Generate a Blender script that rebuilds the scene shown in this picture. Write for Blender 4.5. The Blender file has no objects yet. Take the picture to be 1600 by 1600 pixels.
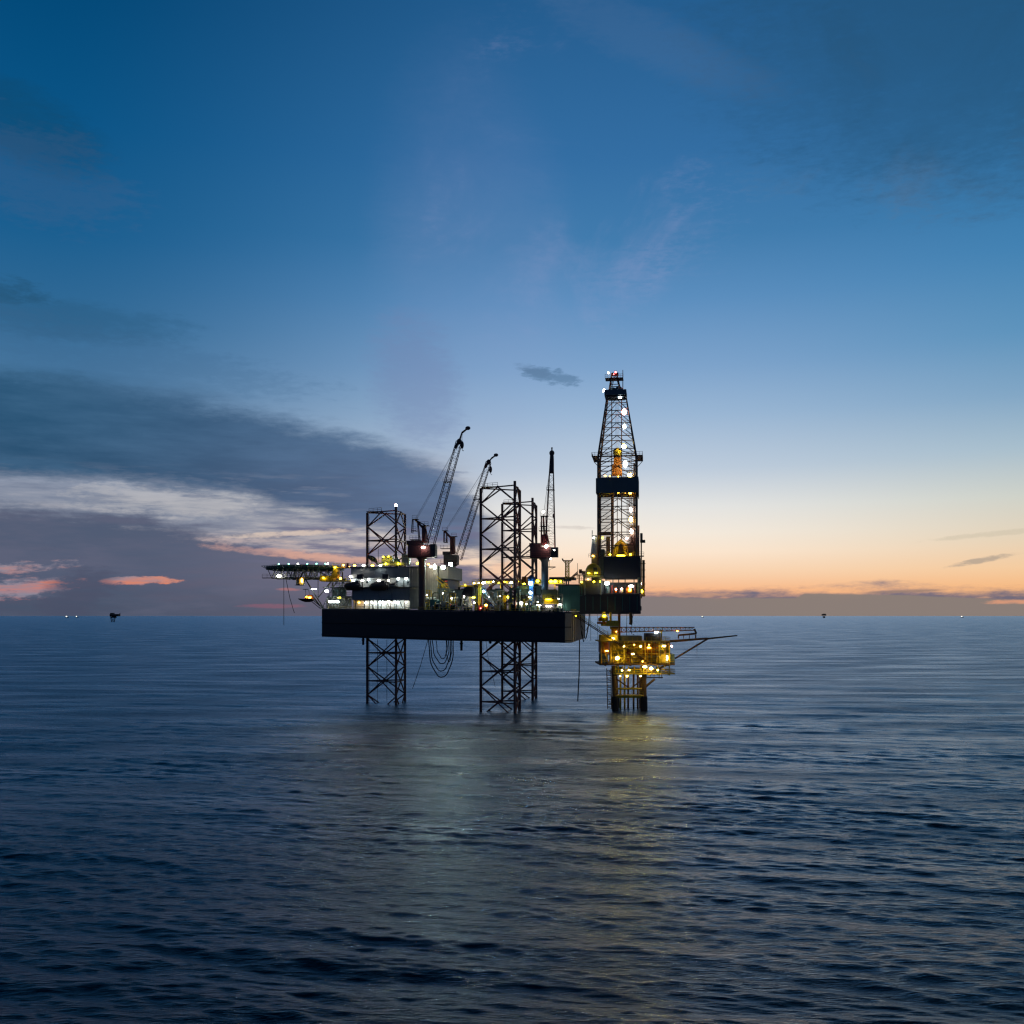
import bpy, math, random
import numpy as np
from mathutils import Vector, Matrix

random.seed(7)
SC = bpy.context.scene
COL = SC.collection
R = math.radians

# ------------------------------------------------------------------ helpers
def lin(c):
    c = c / 255.0
    return c / 12.92 if c <= 0.04045 else ((c + 0.055) / 1.055) ** 2.4
def rgb(*c):
    return (lin(c[0]), lin(c[1]), lin(c[2]), 1.0)

CAMZ = 28.0          # eye height above the sea
HOR = 962.0          # row of the horizon in the 1600 px photograph
FPX = 1600.0
ANG = R(8.0)         # heading of the drilling unit
CA, SA = math.cos(ANG), math.sin(ANG)
OX, OY = 0.95, 321.0 # midpoint between the two aft legs

def W(u, v, z=0.0):
    return Vector((OX + u * CA + v * SA, OY - u * SA + v * CA, z))
def U(px, v):
    s = (px - 800.0) / FPX
    return (s * (OY + v * CA) - OX - v * SA) / (CA + s * SA)
def Z(py, u, v):
    y = OY - u * SA + v * CA
    return CAMZ - (py - HOR) * y / FPX
def G(px, py, v):
    u = U(px, v)
    return Vector((u, v, Z(py, u, v)))
def trim(u):                    # the hull sits a touch down by the stern
    return 0.0145 * (20.0 - u)
DECK = 28.75
def deck(u):
    return DECK + trim(u)

class MB:
    """collects shapes in one coordinate frame, built later as ONE mesh"""
    def __init__(self):
        self.v = []; self.f = []; self.smooth = []
    def add(self, vs, fs, sm=False):
        n = len(self.v)
        self.v += [tuple(p) for p in vs]
        self.f += [tuple(i + n for i in f) for f in fs]
        self.smooth += [sm] * len(fs)
        return self
    def box(self, x0, x1, y0, y1, z0, z1):
        if x1 < x0: x0, x1 = x1, x0
        if y1 < y0: y0, y1 = y1, y0
        if z1 < z0: z0, z1 = z1, z0
        vs = [(x0,y0,z0),(x1,y0,z0),(x1,y1,z0),(x0,y1,z0),(x0,y0,z1),(x1,y0,z1),(x1,y1,z1),(x0,y1,z1)]
        return self.add(vs, [(0,3,2,1),(4,5,6,7),(0,1,5,4),(1,2,6,5),(2,3,7,6),(3,0,4,7)])
    def prism(self, poly, z0, z1):
        n = len(poly)
        f0 = z0 if callable(z0) else (lambda x, y: z0)
        f1 = z1 if callable(z1) else (lambda x, y: z1)
        vs = [(x, y, f0(x, y)) for x, y in poly] + [(x, y, f1(x, y)) for x, y in poly]
        fs = [tuple(reversed(range(n))), tuple(range(n, 2*n))]
        fs += [(i, (i+1) % n, n + (i+1) % n, n + i) for i in range(n)]
        return self.add(vs, fs)
    def bar(self, p, q, r, r2=None, n=6):
        p = Vector(p); q = Vector(q); r2 = r if r2 is None else r2
        d = q - p
        if d.length < 1e-6: return self
        d.normalize()
        a = Vector((0,0,1)) if abs(d.z) < 0.9 else Vector((1,0,0))
        s = d.cross(a).normalized(); t = d.cross(s)
        vs = []
        for c, rr in ((p, r), (q, r2)):
            for k in range(n):
                an = 2*math.pi*(k+0.5)/n
                vs.append(c + s*(rr*math.cos(an)) + t*(rr*math.sin(an)))
        fs = [(k, (k+1) % n, n+(k+1) % n, n+k) for k in range(n)]
        self.add(vs, fs, n > 6)
        self.add(vs[:n], [tuple(reversed(range(n)))]); self.add(vs[n:], [tuple(range(n))])
        return self
    def path(self, pts, r, n=6):
        pts = [Vector(p) for p in pts]
        vs = []; m = len(pts)
        for i, p in enumerate(pts):
            d = (pts[min(i+1, m-1)] - pts[max(i-1, 0)]).normalized()
            a = Vector((0,1,0)) if abs(d.y) < 0.9 else Vector((1,0,0))
            s = d.cross(a).normalized(); t = d.cross(s)
            for k in range(n):
                an = 2*math.pi*k/n
                vs.append(p + s*(r*math.cos(an)) + t*(r*math.sin(an)))
        fs = [(i*n+k, i*n+(k+1) % n, (i+1)*n+(k+1) % n, (i+1)*n+k) for i in range(m-1) for k in range(n)]
        return self.add(vs, fs, True)
    def ball(self, c, rx, ry, rz, nu=10, nv=6, z0=-1.0):
        vs = []; fs = []
        lo = math.asin(z0)
        for j in range(nv+1):
            la = lo + (math.pi/2 - lo)*j/nv
            for i in range(nu):
                lo_ = 2*math.pi*i/nu
                vs.append((c[0]+rx*math.cos(la)*math.cos(lo_), c[1]+ry*math.cos(la)*math.sin(lo_), c[2]+rz*math.sin(la)))
        for j in range(nv):
            for i in range(nu):
                fs.append((j*nu+i, j*nu+(i+1) % nu, (j+1)*nu+(i+1) % nu, (j+1)*nu+i))
        return self.add(vs, fs, True)
    def lathe(self, c, prof, n=16):
        vs = []; fs = []
        for r, z in prof:
            for i in range(n):
                a = 2*math.pi*i/n
                vs.append((c[0]+r*math.cos(a), c[1]+r*math.sin(a), c[2]+z))
        m = len(prof)
        for j in range(m-1):
            for i in range(n):
                fs.append((j*n+i, j*n+(i+1) % n, (j+1)*n+(i+1) % n, (j+1)*n+i))
        self.add(vs, fs, True)
        self.add(vs[:n], [tuple(reversed(range(n)))]); self.add(vs[-n:], [tuple(range(n))])
        return self
    def lattice(self, p, q, a0, a1, b0, b1, side, up, n, rc, rb):
        """four-chord lattice girder from p to q; widths a0->a1 along side, b0->b1 along up"""
        p = Vector(p); q = Vector(q); side = Vector(side).normalized(); up = Vector(up).normalized()
        def pt(t, i, j):
            a = a0 + (a1-a0)*t; b = b0 + (b1-b0)*t
            return p.lerp(q, t) + side*(a*i*0.5) + up*(b*j*0.5)
        cs = [(-1,-1),(1,-1),(1,1),(-1,1)]
        for i, j in cs: self.bar(pt(0,i,j), pt(1,i,j), rc, n=5)
        for k in range(n):
            t0 = k/n; t1 = (k+1)/n
            for m in range(4):
                c0 = cs[m]; c1 = cs[(m+1) % 4]
                if (k + m) % 2: c0, c1 = c1, c0
                self.bar(pt(t0,*c0), pt(t1,*c1), rb, n=4)
                self.bar(pt(t0,*cs[m]), pt(t0,*cs[(m+1) % 4]), rb, n=4)
        return self
    def rail(self, pts, h=1.1, r=0.045, step=2.0, rows=(0.55, 1.1)):
        pts = [Vector(p) for p in pts]
        for a, b in zip(pts[:-1], pts[1:]):
            n = max(1, int((b-a).length/step))
            for k in range(n+1):
                p = a.lerp(b, k/n); self.bar(p, p + Vector((0,0,h)), r, n=4)
            for rr in rows:
                self.bar(a + Vector((0,0,rr)), b + Vector((0,0,rr)), r, n=4)
        return self
    def stairs(self, p, q, w, side):
        p = Vector(p); q = Vector(q); s = Vector(side).normalized()*w*0.5
        self.bar(p-s, q-s, 0.1, n=4); self.bar(p+s, q+s, 0.1, n=4)
        n = max(2, int(abs(q.z-p.z)/0.35))
        for k in range(1, n):
            c = p.lerp(q, k/n); self.bar(c-s, c+s, 0.06, n=4)
        for e in (-1, 1):
            h = Vector((0,0,1.0)); self.bar(p+s*e+h, q+s*e+h, 0.05, n=4)
        return self

def tag(o, label=None, cat=None, group=None, kind=None):
    if label: o['label'] = label
    if cat: o['category'] = cat
    if group: o['group'] = group
    if kind: o['kind'] = kind
    return o

def mesh_from(name, mb, mat, base):
    me = bpy.data.meshes.new(name)
    bx, by, bz = base
    me.from_pydata([(x-bx, y-by, z-bz) for x, y, z in mb.v], [], mb.f)
    me.polygons.foreach_set('use_smooth', mb.smooth)
    me.materials.append(mat)
    me.update()
    return me

BASE = {}
def thing(name, label, cat, base, group=None, rig=True):
    """an Empty at the foot of the thing; its parts are built in the same coordinates"""
    o = bpy.data.objects.new(name, None); COL.objects.link(o)
    o.empty_display_size = 1.0
    b = Vector(base)
    if rig:
        o.location = W(b.x, b.y, b.z); o.rotation_euler = (0, 0, -ANG)
    else:
        o.location = b
    BASE[o.name] = b
    return tag(o, label, cat, group)
def part(name, mb, mat, parent, label=None):
    b = BASE[parent.name]
    o = bpy.data.objects.new(name, mesh_from(name, mb, mat, b)); COL.objects.link(o)
    o.parent = parent
    BASE[o.name] = b
    if label: o['label'] = label
    return o
def solo(name, mb, mat, label, cat, base, group=None, rig=True, kind=None):
    b = Vector(base)
    o = bpy.data.objects.new(name, mesh_from(name, mb, mat, b)); COL.objects.link(o)
    if rig:
        o.location = W(b.x, b.y, b.z); o.rotation_euler = (0, 0, -ANG)
    else:
        o.location = b
    BASE[o.name] = b
    return tag(o, label, cat, group, kind)

# ------------------------------------------------------------------ materials
def new_mat(name):
    m = bpy.data.materials.new(name); m.use_nodes = True
    nt = m.node_tree
    return m, nt, nt.nodes['Principled BSDF']

def paint(name, col, rough=0.55, rust=0.25, var=0.3, metal=0.0, rustcol=(0.13, 0.045, 0.018)):
    """weathered marine paint: blotchy tone, vertical grime runs, rust patches"""
    m, nt, b = new_mat(name)
    N, L = nt.nodes, nt.links
    tc = N.new('ShaderNodeTexCoord')
    n1 = N.new('ShaderNodeTexNoise'); n1.inputs['Scale'].default_value = 0.45; n1.inputs['Detail'].default_value = 6
    L.new(tc.outputs['Object'], n1.inputs['Vector'])
    mp = N.new('ShaderNodeMapping'); mp.inputs['Scale'].default_value = (1.6, 1.6, 0.16)
    L.new(tc.outputs['Object'], mp.inputs['Vector'])
    n2 = N.new('ShaderNodeTexNoise'); n2.inputs['Scale'].default_value = 1.1; n2.inputs['Detail'].default_value = 5
    L.new(mp.outputs[0], n2.inputs['Vector'])
    c1 = N.new('ShaderNodeMix'); c1.data_type = 'RGBA'
    c1.inputs['A'].default_value = (*[c*(1-var) for c in col], 1)
    c1.inputs['B'].default_value = (*[min(1, c*(1+var*0.6)) for c in col], 1)
    L.new(n1.outputs['Fac'], c1.inputs['Factor'])
    rp = N.new('ShaderNodeMapRange'); rp.interpolation_type = 'SMOOTHSTEP'
    rp.inputs['From Min'].default_value = 0.74 - 0.35*rust; rp.inputs['From Max'].default_value = 0.86 - 0.25*rust
    L.new(n2.outputs['Fac'], rp.inputs['Value'])
    c2 = N.new('ShaderNodeMix'); c2.data_type = 'RGBA'
    c2.inputs['B'].default_value = (*rustcol, 1)
    L.new(rp.outputs[0], c2.inputs['Factor']); L.new(c1.outputs['Result'], c2.inputs['A'])
    L.new(c2.outputs['Result'], b.inputs['Base Color'])
    rr = N.new('ShaderNodeMapRange'); rr.inputs['To Min'].default_value = rough-0.1; rr.inputs['To Max'].default_value = min(1, rough+0.2)
    L.new(n1.outputs['Fac'], rr.inputs['Value']); L.new(rr.outputs[0], b.inputs['Roughness'])
    b.inputs['Metallic'].default_value = metal
    return m
def glow(name, col, strength):
    m, nt, b = new_mat(name)
    b.inputs['Base Color'].default_value = (0.8, 0.8, 0.8, 1)
    b.inputs['Emission Color'].default_value = (*col, 1)
    b.inputs['Emission Strength'].default_value = strength
    return m

M = {}
M['hull'] = paint('hull_paint', (0.022, 0.026, 0.036), 0.6, 0.05)
M['hull_grey'] = paint('hull_stern_paint', (0.34, 0.29, 0.24), 0.6, 0.55, rustcol=(0.16, 0.06, 0.02))
M['leg'] = paint('leg_steel', (0.2, 0.1, 0.095), 0.6, 0.4)
M['leg_red'] = paint('leg_red_paint', (0.26, 0.075, 0.07), 0.6, 0.3)
M['crane'] = paint('crane_red_paint', (0.19, 0.06, 0.055), 0.55, 0.35)
M['crane_dark'] = paint('crane_dark_paint', (0.07, 0.045, 0.05), 0.55, 0.2)
M['pedestal'] = paint('pedestal_paint', (0.12, 0.13, 0.14), 0.5, 0.15)
M['pedestal_pale'] = paint('pale_pedestal_paint', (0.33, 0.35, 0.36), 0.5, 0.15)
M['wall_grey'] = paint('accommodation_grey', (0.36, 0.37, 0.38), 0.6, 0.12)
M['wall_white'] = paint('accommodation_white', (0.62, 0.63, 0.6), 0.55, 0.1)
M['wall_dim'] = paint('gallery_grey', (0.3, 0.31, 0.31), 0.6, 0.12)
M['wall_cream'] = paint('wing_cream', (0.5, 0.5, 0.42), 0.55, 0.12)
M['green_deck'] = paint('helideck_green', (0.02, 0.055, 0.042), 0.7, 0.1)
M['frame_dark'] = paint('dark_frame', (0.06, 0.065, 0.06), 0.6, 0.3)
M['frame_grey'] = paint('grey_frame', (0.36, 0.38, 0.36), 0.6, 0.25)
M['yellow'] = paint('safety_yellow', (0.75, 0.5, 0.025), 0.5, 0.22)
M['yellow2'] = paint('platform_yellow', (0.78, 0.54, 0.04), 0.5, 0.32)
M['orange'] = paint('drive_orange', (0.65, 0.2, 0.015), 0.5, 0.15)
M['tower'] = paint('derrick_steel', (0.17, 0.1, 0.075), 0.6, 0.3)
M['windwall'] = paint('windwall_blue', (0.1, 0.15, 0.18), 0.65, 0.1)
M['windwall2'] = paint('windwall_black', (0.06, 0.06, 0.07), 0.65, 0.15)
M['green'] = paint('module_green', (0.09, 0.25, 0.21), 0.55, 0.18)
M['olive'] = paint('olive_module', (0.22, 0.24, 0.15), 0.6, 0.25)
M['teal'] = paint('teal_module', (0.18, 0.29, 0.28), 0.55, 0.15)
M['silver'] = paint('silver_metal', (0.5, 0.52, 0.5), 0.4, 0.1, metal=0.3)
M['blue'] = paint('blue_paint', (0.03, 0.1, 0.24), 0.5, 0.15)
M['red'] = paint('red_paint', (0.4, 0.05, 0.03), 0.5, 0.15)
M['black'] = paint('black_rubber', (0.018, 0.018, 0.02), 0.65, 0.0, var=0.15)
M['boat'] = paint('boat_dark', (0.05, 0.035, 0.03), 0.5, 0.1)
M['housing'] = paint('lamp_housing', (0.08, 0.08, 0.08), 0.5, 0.1)
M['jacket'] = paint('jacket_steel', (0.22, 0.11, 0.035), 0.65, 0.5)
M['far'] = paint('far_steel', (0.03, 0.03, 0.035), 0.7, 0.2)
M['glass'] = paint('window_glass', (0.02, 0.025, 0.03), 0.15, 0.0)
M['L_white'] = glow('lamp_white', (1.0, 0.95, 0.82), 36)
M['L_cool'] = glow('lamp_cool', (0.84, 0.97, 0.97), 34)
M['L_warm'] = glow('lamp_warm', (1.0, 0.5, 0.05), 26)
M['L_yellow'] = glow('lamp_yellow', (1.0, 0.78, 0.02), 26)
M['L_green'] = glow('lamp_green', (0.25, 1.0, 0.62), 8)
M['L_red'] = glow('lamp_red', (1.0, 0.12, 0.12), 14)
M['L_pink'] = glow('lamp_pink', (1.0, 0.5, 0.42), 45)
M['L_blue'] = glow('lamp_blue', (0.3, 0.65, 1.0), 80)
M['L_flood'] = glow('lamp_flood', (0.76, 1.0, 0.86), 1250)
M['L_work'] = glow('lamp_work', (1.0, 0.8, 0.2), 48)
M['L_far'] = glow('lamp_far', (1.0, 0.95, 0.75), 2.5)

def lamp(parent, px, py, v, w=0.7, h=0.7, mat='L_white', d=0.5, name='floodlight', arm=None):
    """a lit luminaire: bracket and hood with a glowing lens in front, placed where the photo shows it"""
    c = G(px, py, v)
    m = MB()
    m.box(c.x-w*0.14, c.x+w*0.14, c.y+d*0.5, c.y+d*0.5+0.12, c.z+h*0.1, c.z+h*0.5)
    m.box(c.x-w*0.55, c.x+w*0.55, c.y-d*0.3, c.y+d*0.5, c.z+h*0.5, c.z+h*0.5+0.09)
    m.bar((c.x, c.y+d*0.5+0.1, c.z+h*0.4), (c.x, c.y+d*0.5+(arm or 0.7), c.z+h*0.4), 0.06, n=5)
    if mat == 'L_flood':                     # seaward floodlight: closed back and sides
        m.box(c.x-w*0.7, c.x+w*0.7, c.y+d*0.42, c.y+d*0.49, c.z-h*0.7, c.z+h*0.49)
        for e in (-1, 1): m.box(c.x+e*w*0.7, c.x+e*w*0.62, c.y-d*0.3, c.y+d*0.41, c.z-h*0.7, c.z+h*0.49)
    f = part(name, m, M['housing'], parent)
    part('lens', MB().ball(c, w*0.4, d*0.4, h*0.4, 8, 5), M[mat], f)
    return f
def tube_lamp(parent, px0, px1, py, v, h=0.35, mat='L_white', name='strip_light'):
    a = G(px0, py, v); b = G(px1, py, v)
    m = MB(); m.box(a.x-0.05, b.x+0.05, v+0.16, v+0.4, a.z+h*0.2, a.z+h*0.6)
    m.box(a.x-0.05, b.x+0.05, v-0.05, v+0.16, a.z+h*0.5, a.z+h*0.5+0.08)
    f = part(name, m, M['housing'], parent)
    part('lens', MB().box(a.x, b.x, v-0.12, v+0.13, a.z-h*0.5, a.z+h*0.45), M[mat], f)
    return f
# ------------------------------------------------------------------ camera and view
cam = bpy.data.cameras.new('camera'); camo = bpy.data.objects.new('camera', cam); COL.objects.link(camo)
camo.location = (0, 0, CAMZ); camo.rotation_euler = (R(90), 0, 0)
cam.sensor_width = 36; cam.lens = 36.0; cam.shift_y = (HOR - 800) / 1600.0
cam.clip_start = 1.0; cam.clip_end = 200000
SC.camera = camo
SC.view_settings.view_transform = 'Standard'; SC.view_settings.look = 'None'
SC.view_settings.exposure = 0; SC.view_settings.gamma = 1
try:
    SC.cycles.use_denoising = True; SC.cycles.denoiser = 'OPENIMAGEDENOISE'
    SC.cycles.denoising_prefilter = 'ACCURATE'
    SC.cycles.max_bounces = 5; SC.cycles.diffuse_bounces = 2; SC.cycles.glossy_bounces = 3
    SC.cycles.sample_clamp_indirect = 3.0; SC.cycles.sample_clamp_direct = 0
    SC.cycles.caustics_reflective = False; SC.cycles.caustics_refractive = False
    SC.cycles.use_light_tree = True
    SC.cycles.filter_width = 1.3
except Exception as e:
    print(e)

# ------------------------------------------------------------------ sky: after-sunset gradient with cloud banks
world = bpy.data.worlds.new('World'); SC.world = world; world.use_nodes = True
wn = world.node_tree; wn.nodes.clear()
class S:
    """a value in the sky's node graph, so its formulas can be written as arithmetic"""
    def __init__(self, s): self.s = s
    def _m(op, a, b=None, c=None):
        n = wn.nodes.new('ShaderNodeMath'); n.operation = op
        for i, x in enumerate((a, b, c)):
            if x is None: continue
            if isinstance(x, S): wn.links.new(x.s, n.inputs[i])
            else: n.inputs[i].default_value = float(x)
        return S(n.outputs[0])
    def __add__(a, b): return S._m('ADD', a, b)
    __radd__ = __add__
    def __sub__(a, b): return S._m('SUBTRACT', a, b)
    def __rsub__(a, b): return S._m('SUBTRACT', b, a)
    def __mul__(a, b): return S._m('MULTIPLY', a, b)
    __rmul__ = __mul__
    def __truediv__(a, b): return S._m('DIVIDE', a, b)
def f_max(a, b): return S._m('MAXIMUM', a, b)
def f_min(a, b): return S._m('MINIMUM', a, b)
def f_pow(a, b): return S._m('POWER', a, b)
def f_abs(a): return S._m('ABSOLUTE', a)
def sm(x, a, b):
    n = wn.nodes.new('ShaderNodeMapRange'); n.interpolation_type = 'SMOOTHSTEP'
    flip = a > b
    if flip: a, b = b, a
    wn.links.new(x.s, n.inputs['Value'])
    n.inputs['From Min'].default_value = a; n.inputs['From Max'].default_value = b
    n.inputs['To Min'].default_value = 1.0 if flip else 0.0; n.inputs['To Max'].default_value = 0.0 if flip else 1.0
    return S(n.outputs[0])
def vec(x, y, z=0.0):
    n = wn.nodes.new('ShaderNodeCombineXYZ')
    for i, k in enumerate((x, y, z)):
        if isinstance(k, S): wn.links.new(k.s, n.inputs[i])
        else: n.inputs[i].default_value = k
    return n.outputs[0]
def noise(v, scale=1.0, detail=5.0, rough=0.55, dist=0.0):
    n = wn.nodes.new('ShaderNodeTexNoise'); n.inputs['Scale'].default_value = scale
    n.inputs['Detail'].default_value = detail; n.inputs['Roughness'].default_value = rough; n.inputs['Distortion'].default_value = dist
    wn.links.new(v, n.inputs['Vector'])
    return S(n.outputs['Fac'])
def ramp(x, lo, hi, stops):
    n = wn.nodes.new('ShaderNodeValToRGB'); n.color_ramp.interpolation = 'LINEAR'
    e = n.color_ramp.elements
    while len(e) < len(stops): e.new(0.5)
    for el, (p, c) in zip(e, sorted(stops, key=lambda q: q[0])):
        el.position = (p-lo)/(hi-lo); el.color = c
    t = (x - lo) / (hi - lo)
    wn.links.new(t.s, n.inputs[0])
    return n.outputs[0]
def curve(x, lo, hi, pts, top=40.0):
    n = ramp(x, lo, hi, [(p, (v/top, v/top, v/top, 1)) for p, v in pts])
    s = wn.nodes.new('ShaderNodeSeparateColor'); wn.links.new(n, s.inputs[0])
    return S(s.outputs[0]) * top
def cmix(fac, a, b):
    n = wn.nodes.new('ShaderNodeMix'); n.data_type = 'RGBA'; n.clamp_factor = True
    if isinstance(fac, S): wn.links.new(fac.s, n.inputs['Factor'])
    else: n.inputs['Factor'].default_value = fac
    for k, c in (('A', a), ('B', b)):
        if isinstance(c, tuple): n.inputs[k].default_value = c
        else: wn.links.new(c, n.inputs[k])
    return n.outputs['Result']

tc = wn.nodes.new('ShaderNodeTexCoord')
sp = wn.nodes.new('ShaderNodeSeparateXYZ'); wn.links.new(tc.outputs['Generated'], sp.inputs[0])
dx, dy, dz = (S(sp.outputs[i]) for i in range(3))
A = S._m('ARCTAN2', dx, dy) * 57.29578                       # azimuth, degrees right of north
E = S._m('ARCSINE', f_min(f_max(dz, -1), 1)) * 57.29578      # elevation, degrees
def AE(px, py):
    s = (px-800)/1600.0
    return math.degrees(math.atan(s)), math.degrees(math.atan((HOR-py)/1600.0/math.sqrt(1+s*s)))

TOP = 90.0
def sky_ramp(st): return ramp(E, 0.0, TOP, [(e, rgb(*c)) for e, c in st])
left = sky_ramp([(0,(214,98,70)),(1.2,(240,120,72)),(2.4,(240,134,82)),(3.4,(206,150,136)),(4.6,(168,160,166)),(5.6,(172,170,176)),(6.6,(150,158,176)),
                 (8.5,(112,138,168)),(12,(72,118,158)),(15,(50,106,150)),(19,(26,94,143)),(24,(10,84,134)),(31,(0,68,114)),(37,(0,44,78)),(45,(0,30,56)),(60,(1,16,30)),(90,(1,12,24))])
center = sky_ramp([(0,(244,170,122)),(1.3,(248,182,134)),(2.3,(249,210,174)),(3.5,(252,230,207)),(4.6,(244,234,221)),(6,(228,228,226)),
                   (8,(190,204,220)),(11,(154,182,212)),(13.5,(126,163,203)),(17,(92,142,190)),(20,(66,124,174)),(24,(52,110,163)),(31,(36,92,142)),(37,(20,64,104)),(45,(8,40,70)),(60,(3,20,38)),(90,(2,14,28))])
right = sky_ramp([(0,(236,178,128)),(1.3,(246,184,126)),(2.4,(244,202,156)),(4,(224,207,180)),(6,(202,206,196)),(8.4,(164,188,202)),
                  (11,(124,163,194)),(14,(88,145,186)),(18,(62,128,177)),(22,(50,113,163)),(26,(38,98,146)),(31,(28,79,118)),(37,(17,56,88)),(45,(8,38,64)),(60,(3,20,36)),(90,(2,14,28))])
back = sky_ramp([(0,(62,74,98)),(6,(66,82,110)),(20,(30,62,98)),(45,(10,36,62)),(90,(5,22,40))])

hz = vec(A*0.05, E*0.3, 1.7)
nA = noise(hz, 1.0, 6, 0.6)                        # broad, drawn-out
nB = noise(vec(A*0.16, E*0.9, 5.2), 1.0, 7, 0.62)  # cloud edges
nC = noise(vec(A*0.3, E*2.6, 9.1), 1.0, 6, 0.6)    # fine streaks
nD = noise(vec(A*0.11 + E*0.04, E*0.14 - A*0.03, 3.3), 1.0, 6, 0.6, 0.6)   # cirrus
nE = noise(vec(A*0.5, E*1.3, 2.1), 1.0, 6, 0.65)
nF = noise(vec(A*1.5, E*5.0, 7.7), 1.0, 5, 0.65); w5 = (nF - 0.5)
w1 = (nA - 0.5); w2 = (nB - 0.5); w3 = (nC - 0.5); w4 = (nE - 0.5)

col = cmix(sm(A, -25, 3), left, center)
col = cmix(sm(A, 8, 33), col, right)

def blob(px, py, rx, ry, rot=0.0, soft=0.6, wob=1.0, tex=1.0):
    """soft-edged cloud patch, centre and radii measured in the photograph and turned into degrees of sky"""
    a0, e0 = AE(px, py); k = 1600*math.pi/180
    c, s = math.cos(R(rot)), math.sin(R(rot))
    lim = min(ry, 40.0)/k
    a = A - a0 + w1*(min(rx, 120)/k*0.8*wob); e = E - e0 + w2*(lim*1.0*wob)
    p = (a*c + e*s) / (rx/k); q = (e*c - a*s) / (ry/k)
    d = p*p + q*q + (w2*1.3 + w4*1.6 + w3*0.5 + w5*1.7)*tex
    return sm(d, 1.0, min(0.95, 1.0 - soft))

# high thin cloud
col = cmix(blob(745, 470, 190, 400, 6, 1.0, .1, .12)*(0.4+0.6*sm(nD, 0.3, 0.7))*0.16, col, rgb(146,156,198))
col = cmix(blob(650, 600, 90, 130, 14, 1.0, .2, .5)*0.4, col, rgb(112,130,172))
cir = sm(nD, 0.5, 0.78)
col = cmix(cir*blob(880, 330, 260, 270, 0, 1.0)*0.24, col, rgb(165,165,205))
col = cmix(cir*blob(1330, 210, 330, 110, -14, 1.0)*0.5, col, rgb(110,140,175))
col = cmix(blob(1470, 90, 430, 210, -10, 1.0, .3, .5)*(0.5+0.5*sm(nD, 0.28, 0.68))*0.62, col, rgb(36,78,110))
col = cmix(blob(1010, 60, 260, 46, -22, 1.0, .5, .5)*0.2, col, rgb(86,116,156))
col = cmix(blob(30, 195, 150, 60, -14, 1.0, .5, .5)*0.5, col, rgb(16,70,104))
col = cmix(blob(50, 270, 160, 75, -10, 1.0)*0.18, col, rgb(78,100,135))
col = cmix(blob(10, 455, 70, 22, 0, 1.0)*0.6, col, rgb(34,80,112))
col = cmix(blob(110, 500, 200, 36, 0, 1.0, .5, .6)*0.4, col, rgb(40,86,120))
col = cmix(blob(170, 555, 360, 45, -6, 1.0)*0.25, col, rgb(60,100,138))

# a grey veil over the bright gap
veil = sm(nB*0.6 + nC*0.4, 0.3, 0.58)
col = cmix(veil*sm(A, -0.5, -6)*sm(E, 9.5, 7.5)*0.92, col, cmix(sm(A, -20, -4), rgb(128,138,158), rgb(146,144,158)))
col = cmix(blob(265, 786, 170, 26, -2, 1.0, .8, 1.2)*0.35, col, rgb(200,196,194))
# the large slate cloud bank at the left
def edge(pts): return curve(A, -30, 30, [(AE(px, py)[0] if 0 <= px <= 1600 else (px-800)/1600*57.3, AE(min(max(px,0),1600), py)[1]) for px, py in pts])
up = edge([(0,560),(110,568),(230,596),(360,616),(480,648),(590,676),(660,706),(730,752),(790,812),(860,850)])
lo = edge([(0,752),(140,756),(270,768),(380,782),(470,808),(560,828),(640,846),(700,860),(760,880),(860,900)])
bank = sm((up - E) + w2*2.2 + w4*1.2 + w1*1.5 + w5*0.7, -0.15, 1.5) * sm((E - lo) + w2*1.4 + w3*0.7 + w4*0.7 + w5*0.5, -0.3, 0.9) * sm(A + w2*1.5, 1.6, -2.6)
bankc = cmix(sm(A, -27, -3), rgb(36,80,114), rgb(86,104,138))
bankc = cmix(sm(nB*0.5 + nA*0.5, 0.36, 0.66), cmix(0.22, bankc, rgb(12,40,66)), cmix(0.2, bankc, rgb(112,150,186)))
bankc = cmix(sm(E, 6, 11)*0.25, bankc, rgb(34,88,124))
col = cmix(bank*0.95, col, bankc)

# thin dark bars in the bright gap
col = cmix(sm(nC, 0.5, 0.66)*sm(E, 4.0, 5.0)*sm(E, 8.2, 6.8)*sm(A, -4, -12)*0.6, col, rgb(118,128,150))

# low mauve cloud towards the left horizon, torn open by glowing holes
lup = edge([(0,790),(100,794),(230,804),(320,826),(420,836),(520,862),(600,872),(690,868),(740,886),(780,897),(860,905),(1000,920)])
low = sm((lup - E) + w2*1.8 + w3*1.0 + w4*1.0 + w5*0.6, -0.3, 0.8)
holes = f_max(f_max(f_max(blob(0, 886, 125, 10, 4, 1.0, 1, 1.5), blob(-10, 922, 112, 18, 6, 1.0, .6, 1.5)), blob(214, 907, 52, 6.5, 1, 1.0, 0.5, 1.8)), blob(470, 858, 150, 12, -5, 1.0))
low = low * (1 - holes*0.92)
lowc = cmix(sm(A, -22, -3), rgb(78,90,114), rgb(118,114,134))
lowc = cmix(sm(E, 2.4, 0.2), lowc, cmix(sm(A, -24, -2), rgb(68,82,104), rgb(100,98,116)))
lowc = cmix(sm(nB, 0.42, 0.7)*0.35, lowc, rgb(110,106,126))
col = cmix(low*0.97, col, lowc)
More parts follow.
